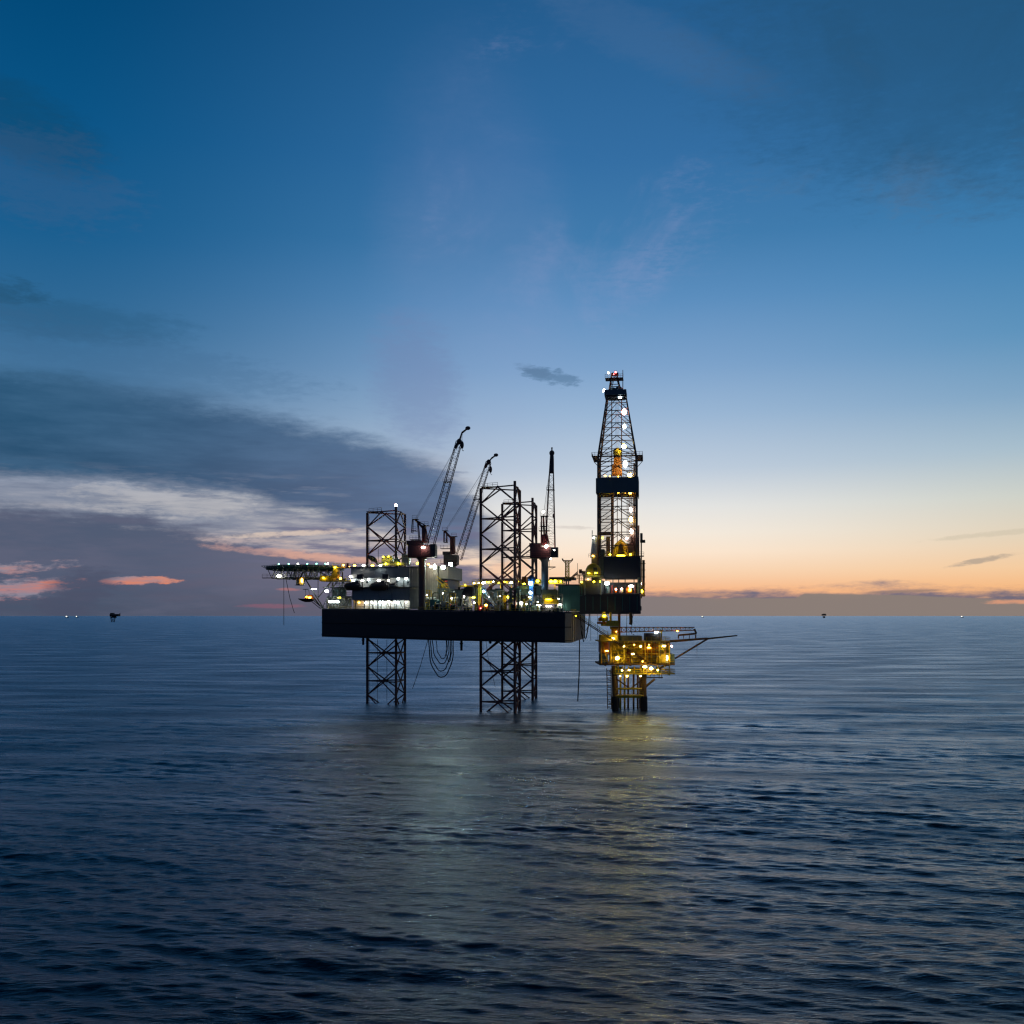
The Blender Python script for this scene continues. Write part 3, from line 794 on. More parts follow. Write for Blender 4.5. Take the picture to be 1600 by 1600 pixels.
# ---- lifeboats on davits in the gallery
def lifeboat(px0, px1, py0, py1, v, label, davits, dark='boat'):
    a, b = G(px0, py1, v), G(px1, py1, v)
    L_ = b.x-a.x; zk = a.z; H_ = Z(py0, a.x, v)-zk; cx = (a.x+b.x)/2
    t = thing('lifeboat', label, 'lifeboat', (cx, v, zk), group='lifeboats hung in the gallery')
    def ring(frac_h, full):       # plan outline at a height
        pass
    vs = []; n = 14; levels = [(0.0,0.18,0.75),(0.12,0.6,0.88),(0.35,0.95,0.97),(0.55,1.0,1.0)]
    fs = []
    for (h, wv, ln) in levels:
        for k in range(n):
            a_ = 2*math.pi*k/n
            ex = math.copysign(abs(math.cos(a_))**0.7, math.cos(a_)); ey = math.sin(a_)*(1-0.25*abs(ex)**3)
            vs.append((cx+ex*L_*0.5*ln, v+ey*1.45*wv, zk+H_*h))
    for j in range(len(levels)-1):
        for k in range(n): fs.append((j*n+k, j*n+(k+1) % n, (j+1)*n+(k+1) % n, (j+1)*n+k))
    m = MB().add(vs, fs, True); m.add(vs[:n], [tuple(reversed(range(n)))])
    part('boat_hull', m, M[dark], t)
    m = MB(); vs = []; fs = []; lv = [(0.55,0.97,0.98),(0.72,0.85,0.86),(0.88,0.6,0.7),(0.95,0.25,0.5)]
    for (h, wv, ln) in lv:
        for k in range(n):
            a_ = 2*math.pi*k/n
            ex = math.copysign(abs(math.cos(a_))**0.7, math.cos(a_)); ey = math.sin(a_)
            vs.append((cx+ex*L_*0.5*ln, v+ey*1.45*wv, zk+H_*h))
    for j in range(3):
        for k in range(n): fs.append((j*n+k, j*n+(k+1) % n, (j+1)*n+(k+1) % n, (j+1)*n+k))
    m.add(vs, fs, True); m.add(vs[-n:], [tuple(range(n))])
    part('canopy', m, M['crane_dark'], t)
    part('helm_cupola', MB().box(cx+L_*0.18, cx+L_*0.34, v-0.6, v+0.6, zk+H_*0.86, zk+H_*1.12), M['crane_dark'], t)
    for px in davits:
        d = G(px, py0-9, v)
        m = MB().bar((d.x, v+2.2, zk-0.2), (d.x, v+1.9, d.z-0.8), 0.2, n=6).path([(d.x,v+1.9,d.z-0.8),(d.x,v+1.3,d.z),(d.x,v+0.3,d.z+0.1),(d.x,v,d.z-0.5)],0.17)
        m.box(d.x-0.9, d.x+0.9, v-0.5, v+0.6, d.z-0.9, d.z+0.5).bar((d.x,v,d.z-0.9),(d.x,v,zk+H_*0.9),0.06,n=4)
        part('davit', m, M['crane_dark'], t)
lifeboat(537, 565, 909, 922.5, AV-2.0, 'dark enclosed lifeboat hanging at the outer left end of the gallery', (563,))
lifeboat(577, 605, 909, 922.5, AV-2.0, 'dark enclosed lifeboat hanging in front of the middle of the gallery', (602.5,))
lifeboat(607, 621, 911, 918.5, AV-0.4, 'small grey lifeboat tucked beside the middle boat on the gallery', (), 'wall_grey')

# ---- helideck
hu, hv = U(477, -3), -3.0
hz1 = Z(882.5, hu, hv-12); hz0 = hz1-1.15
hel = thing('helideck', 'dark green octagonal helideck jutting out past the bow on trusses', 'helideck', (hu, hv, hz0))
octo = [(hu+12.2*math.cos(R(22.5+45*k)), hv+12.2*math.sin(R(22.5+45*k))) for k in range(8)]
part('deck', MB().prism(octo, hz0, hz1), M['green_deck'], hel)
m = MB()
for k in range(8):
    a, b = octo[k], octo[(k+1) % 8]; c = Vector((hu,hv))
    ao = Vector(a)+(Vector(a)-c).normalized()*1.5; bo = Vector(b)+(Vector(b)-c).normalized()*1.5
    for t_ in np.linspace(0,1,6):
        p = Vector(a).lerp(Vector(b),t_); q = ao.lerp(bo,t_); m.bar((*p,hz0+0.3),(*q,hz1+0.05),0.06,n=4)
    m.bar((*ao,hz1+0.05),(*bo,hz1+0.05),0.07,n=4)
    for f_ in (0.3,0.65): m.bar((*Vector(a).lerp(ao,f_),hz0+0.4+0.6*f_),(*Vector(b).lerp(bo,f_),hz0+0.4+0.6*f_),0.04,n=4)
part('safety_net', m, M['frame_grey'], hel)
m = MB(); zl = Z(902.4, hu, hv-9)
for v in (-11, -6, 0, 6):
    vv = hv+v+2; half = math.sqrt(max(4, 11.6**2-(v+2)**2))
    n = 9
    for k in range(n):
        x0 = hu-half+2*half*k/n; x1 = hu-half+2*half*(k+1)/n; xm = (x0+x1)/2
        m.bar((x0,vv,hz0),(xm,vv,zl),0.12,n=5).bar((xm,vv,zl),(x1,vv,hz0),0.12,n=5)
    m.bar((hu-half+1.2,vv,zl),(hu+half,vv,zl),0.16,n=6)
for k in range(7):
    x = hu-8+k*3; m.bar((x,hv-8,zl),(x,hv+8,zl),0.12,n=5)
part('deck_truss', m, M['frame_grey'], hel)
p0 = Vector((hu-10.0, hv-8.5, zl))
m = MB().box(hu-10.6, hu+5.5, hv-9.6, hv-8.4, zl-0.2, zl+0.02); m.rail([(hu-10.6,hv-9.6,zl),(hu+5.5,hv-9.6,zl)], r=0.05, step=1.6)
part('catwalk', m, M['frame_dark'], hel)
m = MB()
for v in (-9, 3):
    m.bar(G(476,903,v), G(506,951,v), 0.2, n=6); m.bar(G(497,934,v), G(520,905,v), 0.15, n=6)
    m.bar((hu+2,v,zl), (hu+12,v,zl), 0.2); m.bar(G(505,951,v), G(490,938,v), 0.16); m.bar(G(497,903,v), G(497,934,v), 0.12)
    m.bar(G(520,893,v), G(520,935,v), 0.22); m.bar(G(535,893,v), G(535,918,v), 0.22); m.bar((hu+5,v,hz0),(hu+12,v,hz0-3.4),0.16)
part('support_brace', m, M['frame_dark'], hel)
m = MB(); solidbox(m, 499.5, 510, 899.5, 907, -13.5, -10); solidbox(m, 520, 527, 889, 903, -12.5, -10); solidbox(m, 513, 521, 900, 907, -12, -9)
part('access_box', m, M['yellow'], hel)
m = MB(); solidbox(m, 499, 548, 906.8, 908, -13.4, -6); m.rail([G(499,906.8,-13.4), G(548,906.8,-13.4)], r=0.05, step=1.6)
m.stairs(G(512,906.8,-12.8), G(526,889,-12.8), 1.2, (0,1,0)); m.rail([G(520,886,-12.6), G(547,886,-12.6)], r=0.06, step=1.3)
solidbox(m, 519, 548, 886, 887, -12.6, -8)
part('access_stairs', m, M['yellow'], hel)
def edge_light(px, mt):
    u = U(px, hv-11.6); z = hz1
    f = part('edge_light', MB().bar((u,hv-11.3,z),(u,hv-11.3,z+0.14),0.16,n=6), M['housing'], hel)
    part('lens', MB().ball((u,hv-11.3,z+0.3),0.26,0.26,0.2,8,4), M[mt], f)
for px, mt in ((450.5,'L_green'),(465,'L_white'),(479.5,'L_green'),(508,'L_green'),(511.5,'L_white'),(435,'L_green'),(494,'L_green')): edge_light(px, mt)
lamp(hel, 435.6, 900, hv-10.4, 1.7, .95, 'L_white'); lamp(hel, 420, 888, hv-2, .7, .7, 'L_white', name='edge_floodlight')
lamp(hel, 505.5, 903, -14.4, .9, .5, 'L_yellow'); lamp(hel, 523.5, 886.5, -13.4, .9, .7, 'L_yellow'); lamp(hel, 536.5, 883, -12.9, .7, .7, 'L_warm'); lamp(hel, 546, 886, -13.2, .5, .5, 'L_warm')
# small lit kiosk hanging below the helideck
c = G(467, 909, -11.5)
t = thing('hanging_cabin', 'small cream cabin with a bright lamp slung beneath the helideck', 'cabin', (c.x, c.y, Z(914, c.x, c.y)))
m = MB(); solidbox(m, 462.5, 473.5, 904.5, 913.6, -12.4, -10.6); part('cabin_wall', m, M['wall_cream'], t)
m = MB(); solidbox(m, 460.5, 470, 913.7, 914.5, -13, -10.2); part('floor_plate', m, M['frame_dark'], t)
m = MB(); m.bar(G(463,904.4,-12), G(463,902,-12), 0.12); m.bar(G(472,904.4,-12), G(472,902,-12), 0.12); solidbox(m, 465.6, 467.2, 904.5, 913.6, -12.52, -12.41)
part('hanger', m, M['frame_dark'], t)
lamp(t, 471.8, 907, -12.9, .8, 1.9, 'L_warm', d=.4)
# boat shaped basket with orange light
v = -12.5; c = G(478.5, 934, v)
t = thing('rescue_boat', 'small dark pointed rescue boat glowing orange, hung off the bow', 'boat', (c.x, c.y, Z(941, c.x, c.y)), )
m = MB(); vs = []; fs = []
secs = [(466,936,0.05,0.25),(471,936.5,0.5,0.7),(477,937,0.95,1.0),(484,937,1.0,1.0),(490,936,0.8,0.8)]
for px, py, wv, hh in secs:
    p = G(px, py, v)
    for an in (180, 215, 250, 290, 325, 360):
        vs.append((p.x, v+1.1*wv*math.cos(R(an)), p.z+1.0*hh*math.sin(R(an))+0.2))
n = 6
for j in range(4):
    for k in range(n-1): fs.append((j*n+k, j*n+k+1, (j+1)*n+k+1, (j+1)*n+k))
m.add(vs, fs, True); m.add(vs[-n:], [tuple(range(n))])
part('boat_hull', m, M['boat'], t)
m = MB(); solidbox(m, 472, 489, 935.4, 935.9, v-0.9, v+0.9); solidbox(m, 480.5, 488, 929.5, 935.3, v+0.2, v+0.7); solidbox(m, 476, 479, 932.5, 935.3, v-0.2, v+0.5)
part('cockpit', m, M['orange'], t)
m = MB(); m.bar(G(478,935,v), G(477.5,921,v), 0.07); m.bar(G(484,930,v), G(482,921,v), 0.07); solidbox(m, 473.5, 482.5, 920.2, 921.2, v-0.2, v+0.2)
m.bar(G(489,932,v), G(503,950,v), 0.2); m.bar(G(486,939,v), G(501,951,v), 0.12)
part('davit', m, M['frame_dark'], t)
lamp(t, 484, 933.6, v-0.9, 1.2, .6, 'L_warm', d=.3); lamp(t, 479, 932.6, v-0.9, .6, .5, 'L_yellow', d=.3)
# ---- cranes
def crane(label, v, ped_px, ped_w, py_deck, py_house, house, gantry, boom, tip, pm, jib, hook, lampmat='L_pink', lamps=(), boomw=1.9, lean=0.0, solid=None, cab=None):
    """house = (px0,px1,py0,py1); gantry = list of px,py from house to apex; boom = (foot, head) in px"""
    u = U(ped_px, v); zd = min(Z(py_deck, u, v), deck(u)+4) ; zh = Z(py_house, u, v)
    t = thing('pedestal_crane', label, 'crane', (u, v, zd), group='pedestal cranes on the drilling unit')
    r = ped_w/2*(OY-u*SA+v*CA)/FPX
    part('pedestal', MB().lathe((u,v,0), [(r*1.15,zd),(r*1.15,zd+0.6),(r,zd+0.8),(r,zh-1.2),(r*1.3,zh-0.6),(r*1.35,zh)], 20), M[pm], t)
    h0, h1, q0, q1 = house
    m = MB(); solidbox(m, h0, h1, q0+(q1-q0)*0.25, q1, v-1.9, v+1.9)
    ha, hb_ = U(h0, v), U(h1, v); hz0_, hz1_ = Z(q1,u,v), Z(q0,u,v)
    m.prism([(ha,v-1.6),(ha+(hb_-ha)*0.55,v-1.6),(ha+(hb_-ha)*0.55,v+1.6),(ha,v+1.6)], hz1_-(hz1_-hz0_)*0.26, hz1_)
    part('machinery_house', m, M['crane_dark'], t)
    m = MB().lathe((u,v,0), [(r*1.6,hz0_-0.5),(r*1.6,hz0_-0.05)], 20); part('slew_ring', m, M['crane_dark'], t)
    m = MB(); a = Vector((ha-0.6,v-2.4,hz0_+0.4)); b = Vector((hb_+0.6,v-2.4,hz0_+0.4))
    m.box(ha-0.6, hb_+0.6, v-2.5, v-1.95, hz0_+0.2, hz0_+0.38); m.rail([a,b], r=0.05, step=1.2)
    part('walkway', m, M['crane'], t)
    if cab:
        c0, c1, d0, d1 = cab
        m = MB(); solidbox(m, c0, c1, d0, d1, v-2.9, v-1.0)
        cb = part('operator_cab', m, M['crane_dark'], t)
        m = MB(); solidbox(m, c0+0.8, c1-0.8, d0+1.5, d0+(d1-d0)*0.5, v-2.98, v-2.9); part('cab_window', m, M['glass'], cb)
    # gantry: two legged mast with platforms at the apex
    m = MB(); g = [G(x, y, v) for x, y in gantry['mast']]
    for e in (-1.2, 1.2):
        for p, q in zip(g[:-1], g[1:]): m.bar(p+Vector((0,e*0.8,0)), q+Vector((0,e*0.45,0)), gantry.get('r',0.24), n=6)
        for (x0,y0,x1,y1) in gantry['stays']: m.bar(G(x0,y0,v)+Vector((0,e*0.8,0)), G(x1,y1,v)+Vector((0,e*0.45,0)), 0.14, n=5)
    for k in range(1, 6):
        p = g[0].lerp(g[1], k/6); m.bar(p+Vector((0,-1,0)), p+Vector((0,1,0)), 0.1, n=4)
    for (x0,x1,y0,y1) in gantry.get('plates', ()): solidbox(m, x0, x1, y0, y1, v-0.9, v+0.9)
    part('gantry', m, M['crane'], t)
    m = MB()
    for (x0,x1,y) in gantry.get('decks', ()):
        a, b = G(x0,y,v-1.4), G(x1,y,v-1.4); m.box(a.x, b.x, v-1.4, v+1.0, a.z-0.1, a.z+0.06); m.rail([a,b], r=0.05, step=0.9)
    part('gantry_platform', m, M['crane_dark'], t)
    # boom
    f = G(*boom[0], v); h = G(*boom[1], v); h = Vector((U(boom[1][0], v+lean), v+lean, Z(boom[1][1], U(boom[1][0], v+lean), v+lean)))
    d = (h-f).normalized(); side = Vector((0,1,0)) if not gantry.get('face') else Vector((1,0,0))
    up = d.cross(side).normalized()
    n = max(8, int((h-f).length/1.7))
    w0, w1 = boomw
    bm = part('boom', MB().lattice(f, h, w0, w1, w0, w1, side, up, n, 0.115, 0.042), M['crane'], t)
    mid = f.lerp(h, 0.62)
    part('boom_platform', MB().box(mid.x-1.3, mid.x+1.0, mid.y-1.0, mid.y+0.8, mid.z-0.1, mid.z+0.05).rail([mid+Vector((-1.3,-1,0)), mid+Vector((1.0,-1,0))], r=0.05, step=0.8, h=0.9), M['crane_dark'], bm)
    if solid:
        t0, t1 = solid; a, b = f.lerp(h, t0), f.lerp(h, t1)
        mm = MB()
        wa = w0+(w1-w0)*t0; wb = w0+(w1-w0)*t1
        for q in (-1, 1):
            s_ = side*0.5; 
            vs = [a-side*wa*.52+up*wa*.53*q, a+side*wa*.52+up*wa*.53*q, b+side*wb*.52+up*wb*.53*q, b-side*wb*.52+up*wb*.53*q]
            vs += [p+up*0.05*q for p in vs]
            mm.add(vs, [(0,1,2,3),(7,6,5,4),(0,4,5,1),(1,5,6,2),(2,6,7,3),(3,7,4,0)])
        part('boom_plate', mm, M['crane_dark'], bm)
    # head, jib, sheaves
    m = MB(); pts = [h] + [Vector((U(x, v+lean), v+lean, Z(y, U(x, v+lean), v+lean))) for x, y in jib]
    for p, q in zip(pts[:-1], pts[1:]):
        for e in (-0.45, 0.45): m.bar(p+Vector((0,e,0)), q+Vector((0,e*0.7,0)), 0.2, 0.16, n=5)
        for k in range(4):
            c = p.lerp(q, k/4); m.bar(c+Vector((0,-.5,0)), c+Vector((0,.5,0)), 0.12, n=4)
    c = pts[1].lerp(pts[0], 0.3)
    jr = 0.3 if lean else 0.8; m.ball(tuple(pts[-1]), jr, 0.4, jr*0.75, 8, 5).ball(tuple(pts[0]), 0.8, 0.5, 0.9, 8, 5)
    m.bar(pts[0]+d*-2.2+up*0.6, pts[0]+d*0.8, 0.45, 0.4, n=6)
    part('boom_head', m, M['crane_dark'], bm)
    ap = g[-1]
    m = MB()
    for e in (-0.5, 0.5):
        m.bar(ap+Vector((0,e,0)), h+Vector((0,e*0.6,0)), 0.035, n=4)
    m.bar(ap+Vector((0.4,0,0)), f.lerp(h,0.93), 0.03, n=4)
    part('pendant_rope', m, M['crane_dark'], t)
    for (x, y0, y1, r_) in hook:
        vv = v+lean; p = Vector((U(x,vv), vv, Z(y0,U(x,vv),vv))); q = Vector((U(x,vv), vv, Z(y1,U(x,vv),vv)))
        m = MB().bar(p+Vector((-0.12,0,0)), q+Vector((-0.12,0,0)), 0.035, n=4).bar(p+Vector((0.12,0,0)), q+Vector((0.12,0,0)), 0.035, n=4)
        rp = part('hoist_rope', m, M['crane_dark'], t)
        m = MB().ball(tuple(q-Vector((0,0,r_*1.1))), r_*0.6, r_*0.5, r_*1.3, 8, 6)
        m.path([q+Vector((0.0,0,-r_*2.2)), q+Vector((0.05,0,-r_*2.8)), q+Vector((0.3,0,-r_*3.1)), q+Vector((0.5,0,-r_*2.8))], 0.09, 5)
        part('hook_block', m, M['crane_dark'], rp)
    for x, y, w, h_, mt in lamps: lamp(t, x, y, v-2.9, w, h_, mt)
    return t
crane('dark red crane on a tall black post left of centre, its boom raised highest', -23.0, 659.3, 10.6, 953, 871, (637,679,845,871),
      dict(mast=[(664,848),(662,826),(649,812)], stays=[(669,848,665,826),(656,848,653,818),(644,833,645,812),(649,812,666,822)], plates=[(659,664,822,848)], decks=[(643,650,829),(644,652,811),(640,655,843),(657,669,821)]),
      ((671,856),(717.5,690)), None, 'crane_dark', [(722,676),(731,669)], [(722,678,690,0.9)], lamps=((661.3,855.3,1.5,.85,'L_pink'),(669.8,882,.6,.6,'L_warm')), boomw=(2.2,1.5), cab=(672,680,850,870))
crane('smaller dark red crane on a pale post beyond the deck, right of the tallest boom', 22.0, 706, 11, 951, 881, (693,714,862,882),
      dict(mast=[(708,864),(706,842),(695,830)], stays=[(711,864,709,842),(694,848,694,830),(698,848,698,832)], plates=[(703,710,838,866)], decks=[(693,698,847),(691,699,829),(688,704,857),(705,713,838)], r=0.3),
      ((716,874),(763.5,722)), None, 'pedestal_pale', [(768,716),(775,711)], [(766.5,722,729,0.9)], lamps=((704,881.4,1.1,1.1,'L_flood'),(700.8,888.8,1.1,1.1,'L_flood'),(692.6,886.4,.9,.9,'L_cool')), boomw=(2.1,1.5))
part_c = crane('dark crane with an upright boom end on to the camera, beside the twin lattice legs', -24.0, 851.3, 11, 921, 872, (828,860,849,872),
      dict(mast=[(851,850),(850,828),(849,806)], stays=[(846,850,846,806),(855,850,853,806),(858,850,853,828)], plates=[(846.5,855,835,852)], decks=[(844,853,822),(844,856,806),(842,858,829)], face=True, r=0.2),
      ((859.5,862),(862.3,708)), None, 'pedestal', [(862.4,700)], [(864.8,712,803,0.5)], lamps=((849,799.5,.8,.9,'L_white'),(853.6,853.6,1.2,1.2,'L_pink'),(866,859.5,.55,.55,'L_white'),(860.5,873,.6,.5,'L_white')),
      boomw=(2.9,0.75), lean=9.0, solid=(0.80,1.0), cab=(861,871.5,855,870.5))

# ---- cantilever carrying the drill floor over the stern
CV = -9.5
can = thing('cantilever', 'dark green ribbed cantilever beam reaching out over the stern towards the yellow platform', 'cantilever', (20, 0, deck(20)))
for s_ in (-1, 1):
    v0 = CV if s_ < 0 else 8.5
    m = MB(); solidbox(m, 872, 906, 915, 954.5, v0, v0+1.0) if s_ < 0 else m.box(U(872,CV), U(906,CV), v0, v0+1, Z(954.5,15,CV), Z(915,15,CV))
    part('side_girder', m, M['green'], can)
    m = MB()
    if s_ < 0: solidbox(m, 906.05, 1000, 929, 957.5, v0, v0+1.0)
    else: m.box(U(906.05,CV), U(1000,CV), v0, v0+1, Z(957.5,30,CV), Z(929,30,CV))
    part('side_girder', m, M['windwall2'], can, 'dark aft end of the girder')
m = MB()
for px in np.arange(876, 911, 3.6): solidbox(m, px, px+1.3, 916.5, 931, CV-0.3, CV)
solidbox(m, 882, 909, 930.2, 930.9, CV-0.42, CV-0.3)
for px in np.arange(880, 1000, 11.5): solidbox(m, px, px+1.0, 932, 954, CV-0.22, CV)
part('web_stiffener', m, M['green'], can)
m = MB(); solidbox(m, 866, 1001, 956.0, 959.4, CV-0.5, CV+1.4); solidbox(m, 868, 906, 913, 915, CV-0.4, CV+1.3); solidbox(m, 906, 1001.5, 927.6, 929, CV-0.4, CV+1.3)
part('girder_flange', m, M['windwall2'], can)
m = MB()
ua, ub = U(930,CV), U(1000,CV)
for k in range(6):
    x = ua+(ub-ua)*k/5; m.box(x-0.25, x+0.25, CV+1.05, 8.45, deck(20)+0.9, deck(20)+2.2)
m.box(ub-0.3, ub, CV+1.01, 8.49, Z(957,ub,0), Z(931,ub,0))
part('cross_girder', m, M['windwall2'], can)
m = MB(); solidbox(m, 906, 944, 911, 928, CV+1.5, 8); part('mud_room_wall', m, M['windwall2'], can)
m = MB(); solidbox(m, 908, 942, 907, 911, CV+1.2, 8.2); m.rail([G(900,907,CV+1.2), G(942,907,CV+1.2)], r=0.06, step=1.4); part('mud_room_roof', m, M['windwall2'], can)
m = MB(); solidbox(m, 944.2, 1000, 910, 927.4, CV+4.0, CV+4.5)
for px in (946, 957, 966, 976, 990, 998): solidbox(m, px, px+1.4, 904, 927.5, CV+0.4, CV+0.9)
part('substructure', m, M['windwall2'], can)
for px0, px1, py0, py1, mt in ((960,964,917,926,'orange'),(968,974,918,926,'silver'),(978,988,916,927,'orange'),(946,953,915,927,'teal'),(990,993,912,927,'red'),(955,958,914,927,'red')):
    m = MB(); c0 = G((px0+px1)/2, py1, CV+2.4); rr = (px1-px0)/2*310/1600; hh = Z(py0,c0.x,c0.y)-c0.z
    m.lathe((c0.x,c0.y,c0.z), [(rr*0.8,0),(rr,0.15),(rr,hh*0.75),(rr*0.6,hh*0.95),(rr*0.2,hh)], 12)
    part('pressure_vessel', m, M[mt], can)
lamp(can, 948.5, 911.5, CV-0.6, 1.9, 1.25, 'L_cool'); lamp(can, 986, 916, CV-0.4, 1.8, .9, 'L_white'); lamp(can, 962.5, 921, CV+1.2, .6, .7, 'L_pink'); lamp(can, 971.5, 920, CV+1.2, .6, .6, 'L_pink')
lamp(can, 984, 922, CV+1.0, 1.0, 1.2, 'L_yellow')
for px, py, mt in ((928,909,'L_yellow'),(938,908.5,'L_yellow'),(909,909.5,'L_yellow'),(919,905,'L_warm')): lamp(can, px, py, CV+0.5, .7, .55, mt)
tube_lamp(can, 873, 878, 944.8, CV-0.9, .3, 'L_white')
m = MB(); solidbox(m, 996, 1002, 902, 927, CV+1.5, 6); part('stair_tower', m, M['olive'], can)
m = MB(); solidbox(m, 1003.5, 1007.5, 875, 932, -3.5, -2.8); m.bar(G(1002,935,-3), G(1002,845,-3), 0.2)
for py in (880, 890, 901, 912, 922, 930): solidbox(m, 999, 1008.5, py, py+0.9, -3.8, -2.4)
part('riser_tensioner', m, M['jacket'], can)
m = MB(); m.stairs(G(1001,928,-5), G(1006,905,-5), 1.1, (0,1,0)); m.rail([G(998,868,-4), G(1006,868,-4)], r=0.06, step=1); solidbox(m, 998, 1006, 868, 869, -4.2, -1)
part('side_stairs', m, M['frame_dark'], can)
lamp(can, 1003, 924, -6, .8, 1.2, 'L_yellow'); lamp(can, 1001.4, 912, -6, .5, 1.4, 'L_pink')
# raised drill floor wind walls
m = MB(); solidbox(m, 943, 1000, 869.5, 903.5, -6.5, -6.2); dfu0, dfu1 = U(943,-6.5), U(1000,-6.5); dz0, dz1 = Z(903.5,32,-6.5), Z(869.5,32,-6.5)
m.box(dfu1-0.3, dfu1-0.003, -6.19, 5.8, dz0, dz1-0.02); m.box(dfu0+0.003, dfu0+0.3, -6.19, 5.8, dz0, dz1-1); m.box(dfu0+0.003, dfu1-0.003, 5.81, 6.1, dz0, dz1-0.5); m.box(dfu0+0.31, dfu1-0.31, -6.19, 5.79, dz0+0.02, dz0+0.5)
part('wind_wall', m, M['windwall2'], can)
m = MB()
for px in np.arange(945, 1000, 6.1): solidbox(m, px, px+0.5, 870, 903, -6.62, -6.5)
part('wall_stiffener', m, M['windwall2'], can)
m = MB(); solidbox(m, 938.5, 944, 858, 903, -5.2, 3); solidbox(m, 924, 938.4, 871, 907, -4.8, 2); part('driller_house', m, M['olive'], can)
m = MB(); c = G(929.5, 871, -4.6)
m.lathe((c.x,-3.2,c.z), [(1.5,0),(1.45,0.8),(0.85,6.2),(0.85,6.8)], 14); m.bar((c.x-0.9,-3.2,c.z+6.0),(c.x-0.9,-3.2,c.z+8.4),0.12); m.rail([(c.x-1.9,-5,c.z),(c.x+2.2,-5,c.z)], r=0.06, step=1)
part('exhaust_stack', m, M['silver'], can)
for a_ in ((947,953,838,869,-3,-2),(962,990,849,869.4,1.5,3.5),(938,955,831,833,-4,2),(985,999,845,869,-4.5,-3.2)):
    part('drill_floor_equipment', solidbox(MB(), *a_), M['tower'], can)
m = MB(); c = G(970, 869, -1)
m.path([(c.x-2,-1,c.z),(c.x-1.2,-1,c.z+3.4),(c.x,-1,c.z+4.6),(c.x+1.2,-1,c.z+3.4),(c.x+2,-1,c.z)],0.75,8); m.box(c.x-3.4,c.x+3.2,-1.2,1.2,c.z-0.8,c.z-0.02)
part('iron_roughneck', m, M['yellow'], can)
lamp(can, 979.3, 841.5, -5.2, 1.1, 1.0, 'L_pink'); lamp(can, 953, 866.5, -4.6, .8, .6, 'L_yellow'); lamp(can, 970, 868, -5.3, 3.4, .5, 'L_yellow'); lamp(can, 985, 866.3, -5.3, .8, .8, 'L_yellow'); lamp(can, 941.5, 840.5, -5.4, .7, .8, 'L_yellow'); lamp(can, 926.6, 868.5, -5.4, .6, .6, 'L_warm'); lamp(can, 927.5, 840, -5.4, .5, .7, 'L_white')

# ---- derrick
DV0, DV1 = -5.3, 5.3
du0, du1 = U(934.6, DV0), U(994.0, DV0)
DX0, DX1 = du0, du1
DCX = (du0+du1)/2
der = thing('drilling_derrick', 'tall tapering drilling derrick with a column of bright lamps and a dark monkeyboard screen', 'derrick', (DCX, 0, dz0))
zA = Z(872, DCX, DV0); zB = Z(713, DCX, DV0); zC = Z(622, DCX, 0)
tx = 2.9; ty = 2.9; bx = (DX1-DX0)/2; by = 5.3
off = -0.3
def dcor(z):
    if z <= zB: return bx, by, 0.0
    t = (z-zB)/(zC-zB); return bx+(tx-bx)*t, by+(ty-by)*t, off*t
sg = [(-1,-1),(1,-1),(1,1),(-1,1)]
for sx, sy in sg:
    m = MB()
    m.bar((DCX+sx*bx, sy*by, dz0+0.6), (DCX+sx*bx, sy*by, zB), 0.33, n=6)
    m.bar((DCX+sx*bx, sy*by, zB), (DCX+off+sx*tx, sy*ty, zC), 0.33, 0.2, n=6)
    part('corner_post', m, M['tower'], der)
hs = [Z(y, DCX, DV0) for y in (872, 852, 831.5, 811, 791, 773, 746, 728, 713)] + [Z(y, DCX, -4) for y in (702, 681, 660.5, 640.5, 622)]
for fi in range(4):
    a, b = sg[fi], sg[(fi+1) % 4]
    for k, z in enumerate(hs):
        m = MB(); w, d_, o_ = dcor(z); P = Vector((DCX+o_+a[0]*w, a[1]*d_, z)); Q = Vector((DCX+o_+b[0]*w, b[1]*d_, z))
        m.bar(P, Q, 0.14, n=5)
        if k+1 < len(hs):
            z2 = hs[k+1]; w2_, d2, o2 = dcor(z2); P2 = Vector((DCX+o2+a[0]*w2_, a[1]*d2, z2)); Q2 = Vector((DCX+o2+b[0]*w2_, b[1]*d2, z2)); M2 = (P2+Q2)*0.5
            if not (5 <= k <= 5):
                m.bar(P, M2, 0.12, n=5); m.bar(Q, M2, 0.12, n=5)
                c1 = P.lerp(M2, 0.5); c2 = Q.lerp(M2, 0.5)
                m.bar(c1, P.lerp(P2, 0.5), 0.08, n=4); m.bar(c2, Q.lerp(Q2, 0.5), 0.08, n=4)
            else:
                m.bar(P, Q2, 0.12, n=5)
        part('lattice_bay', m, M['tower'], der)
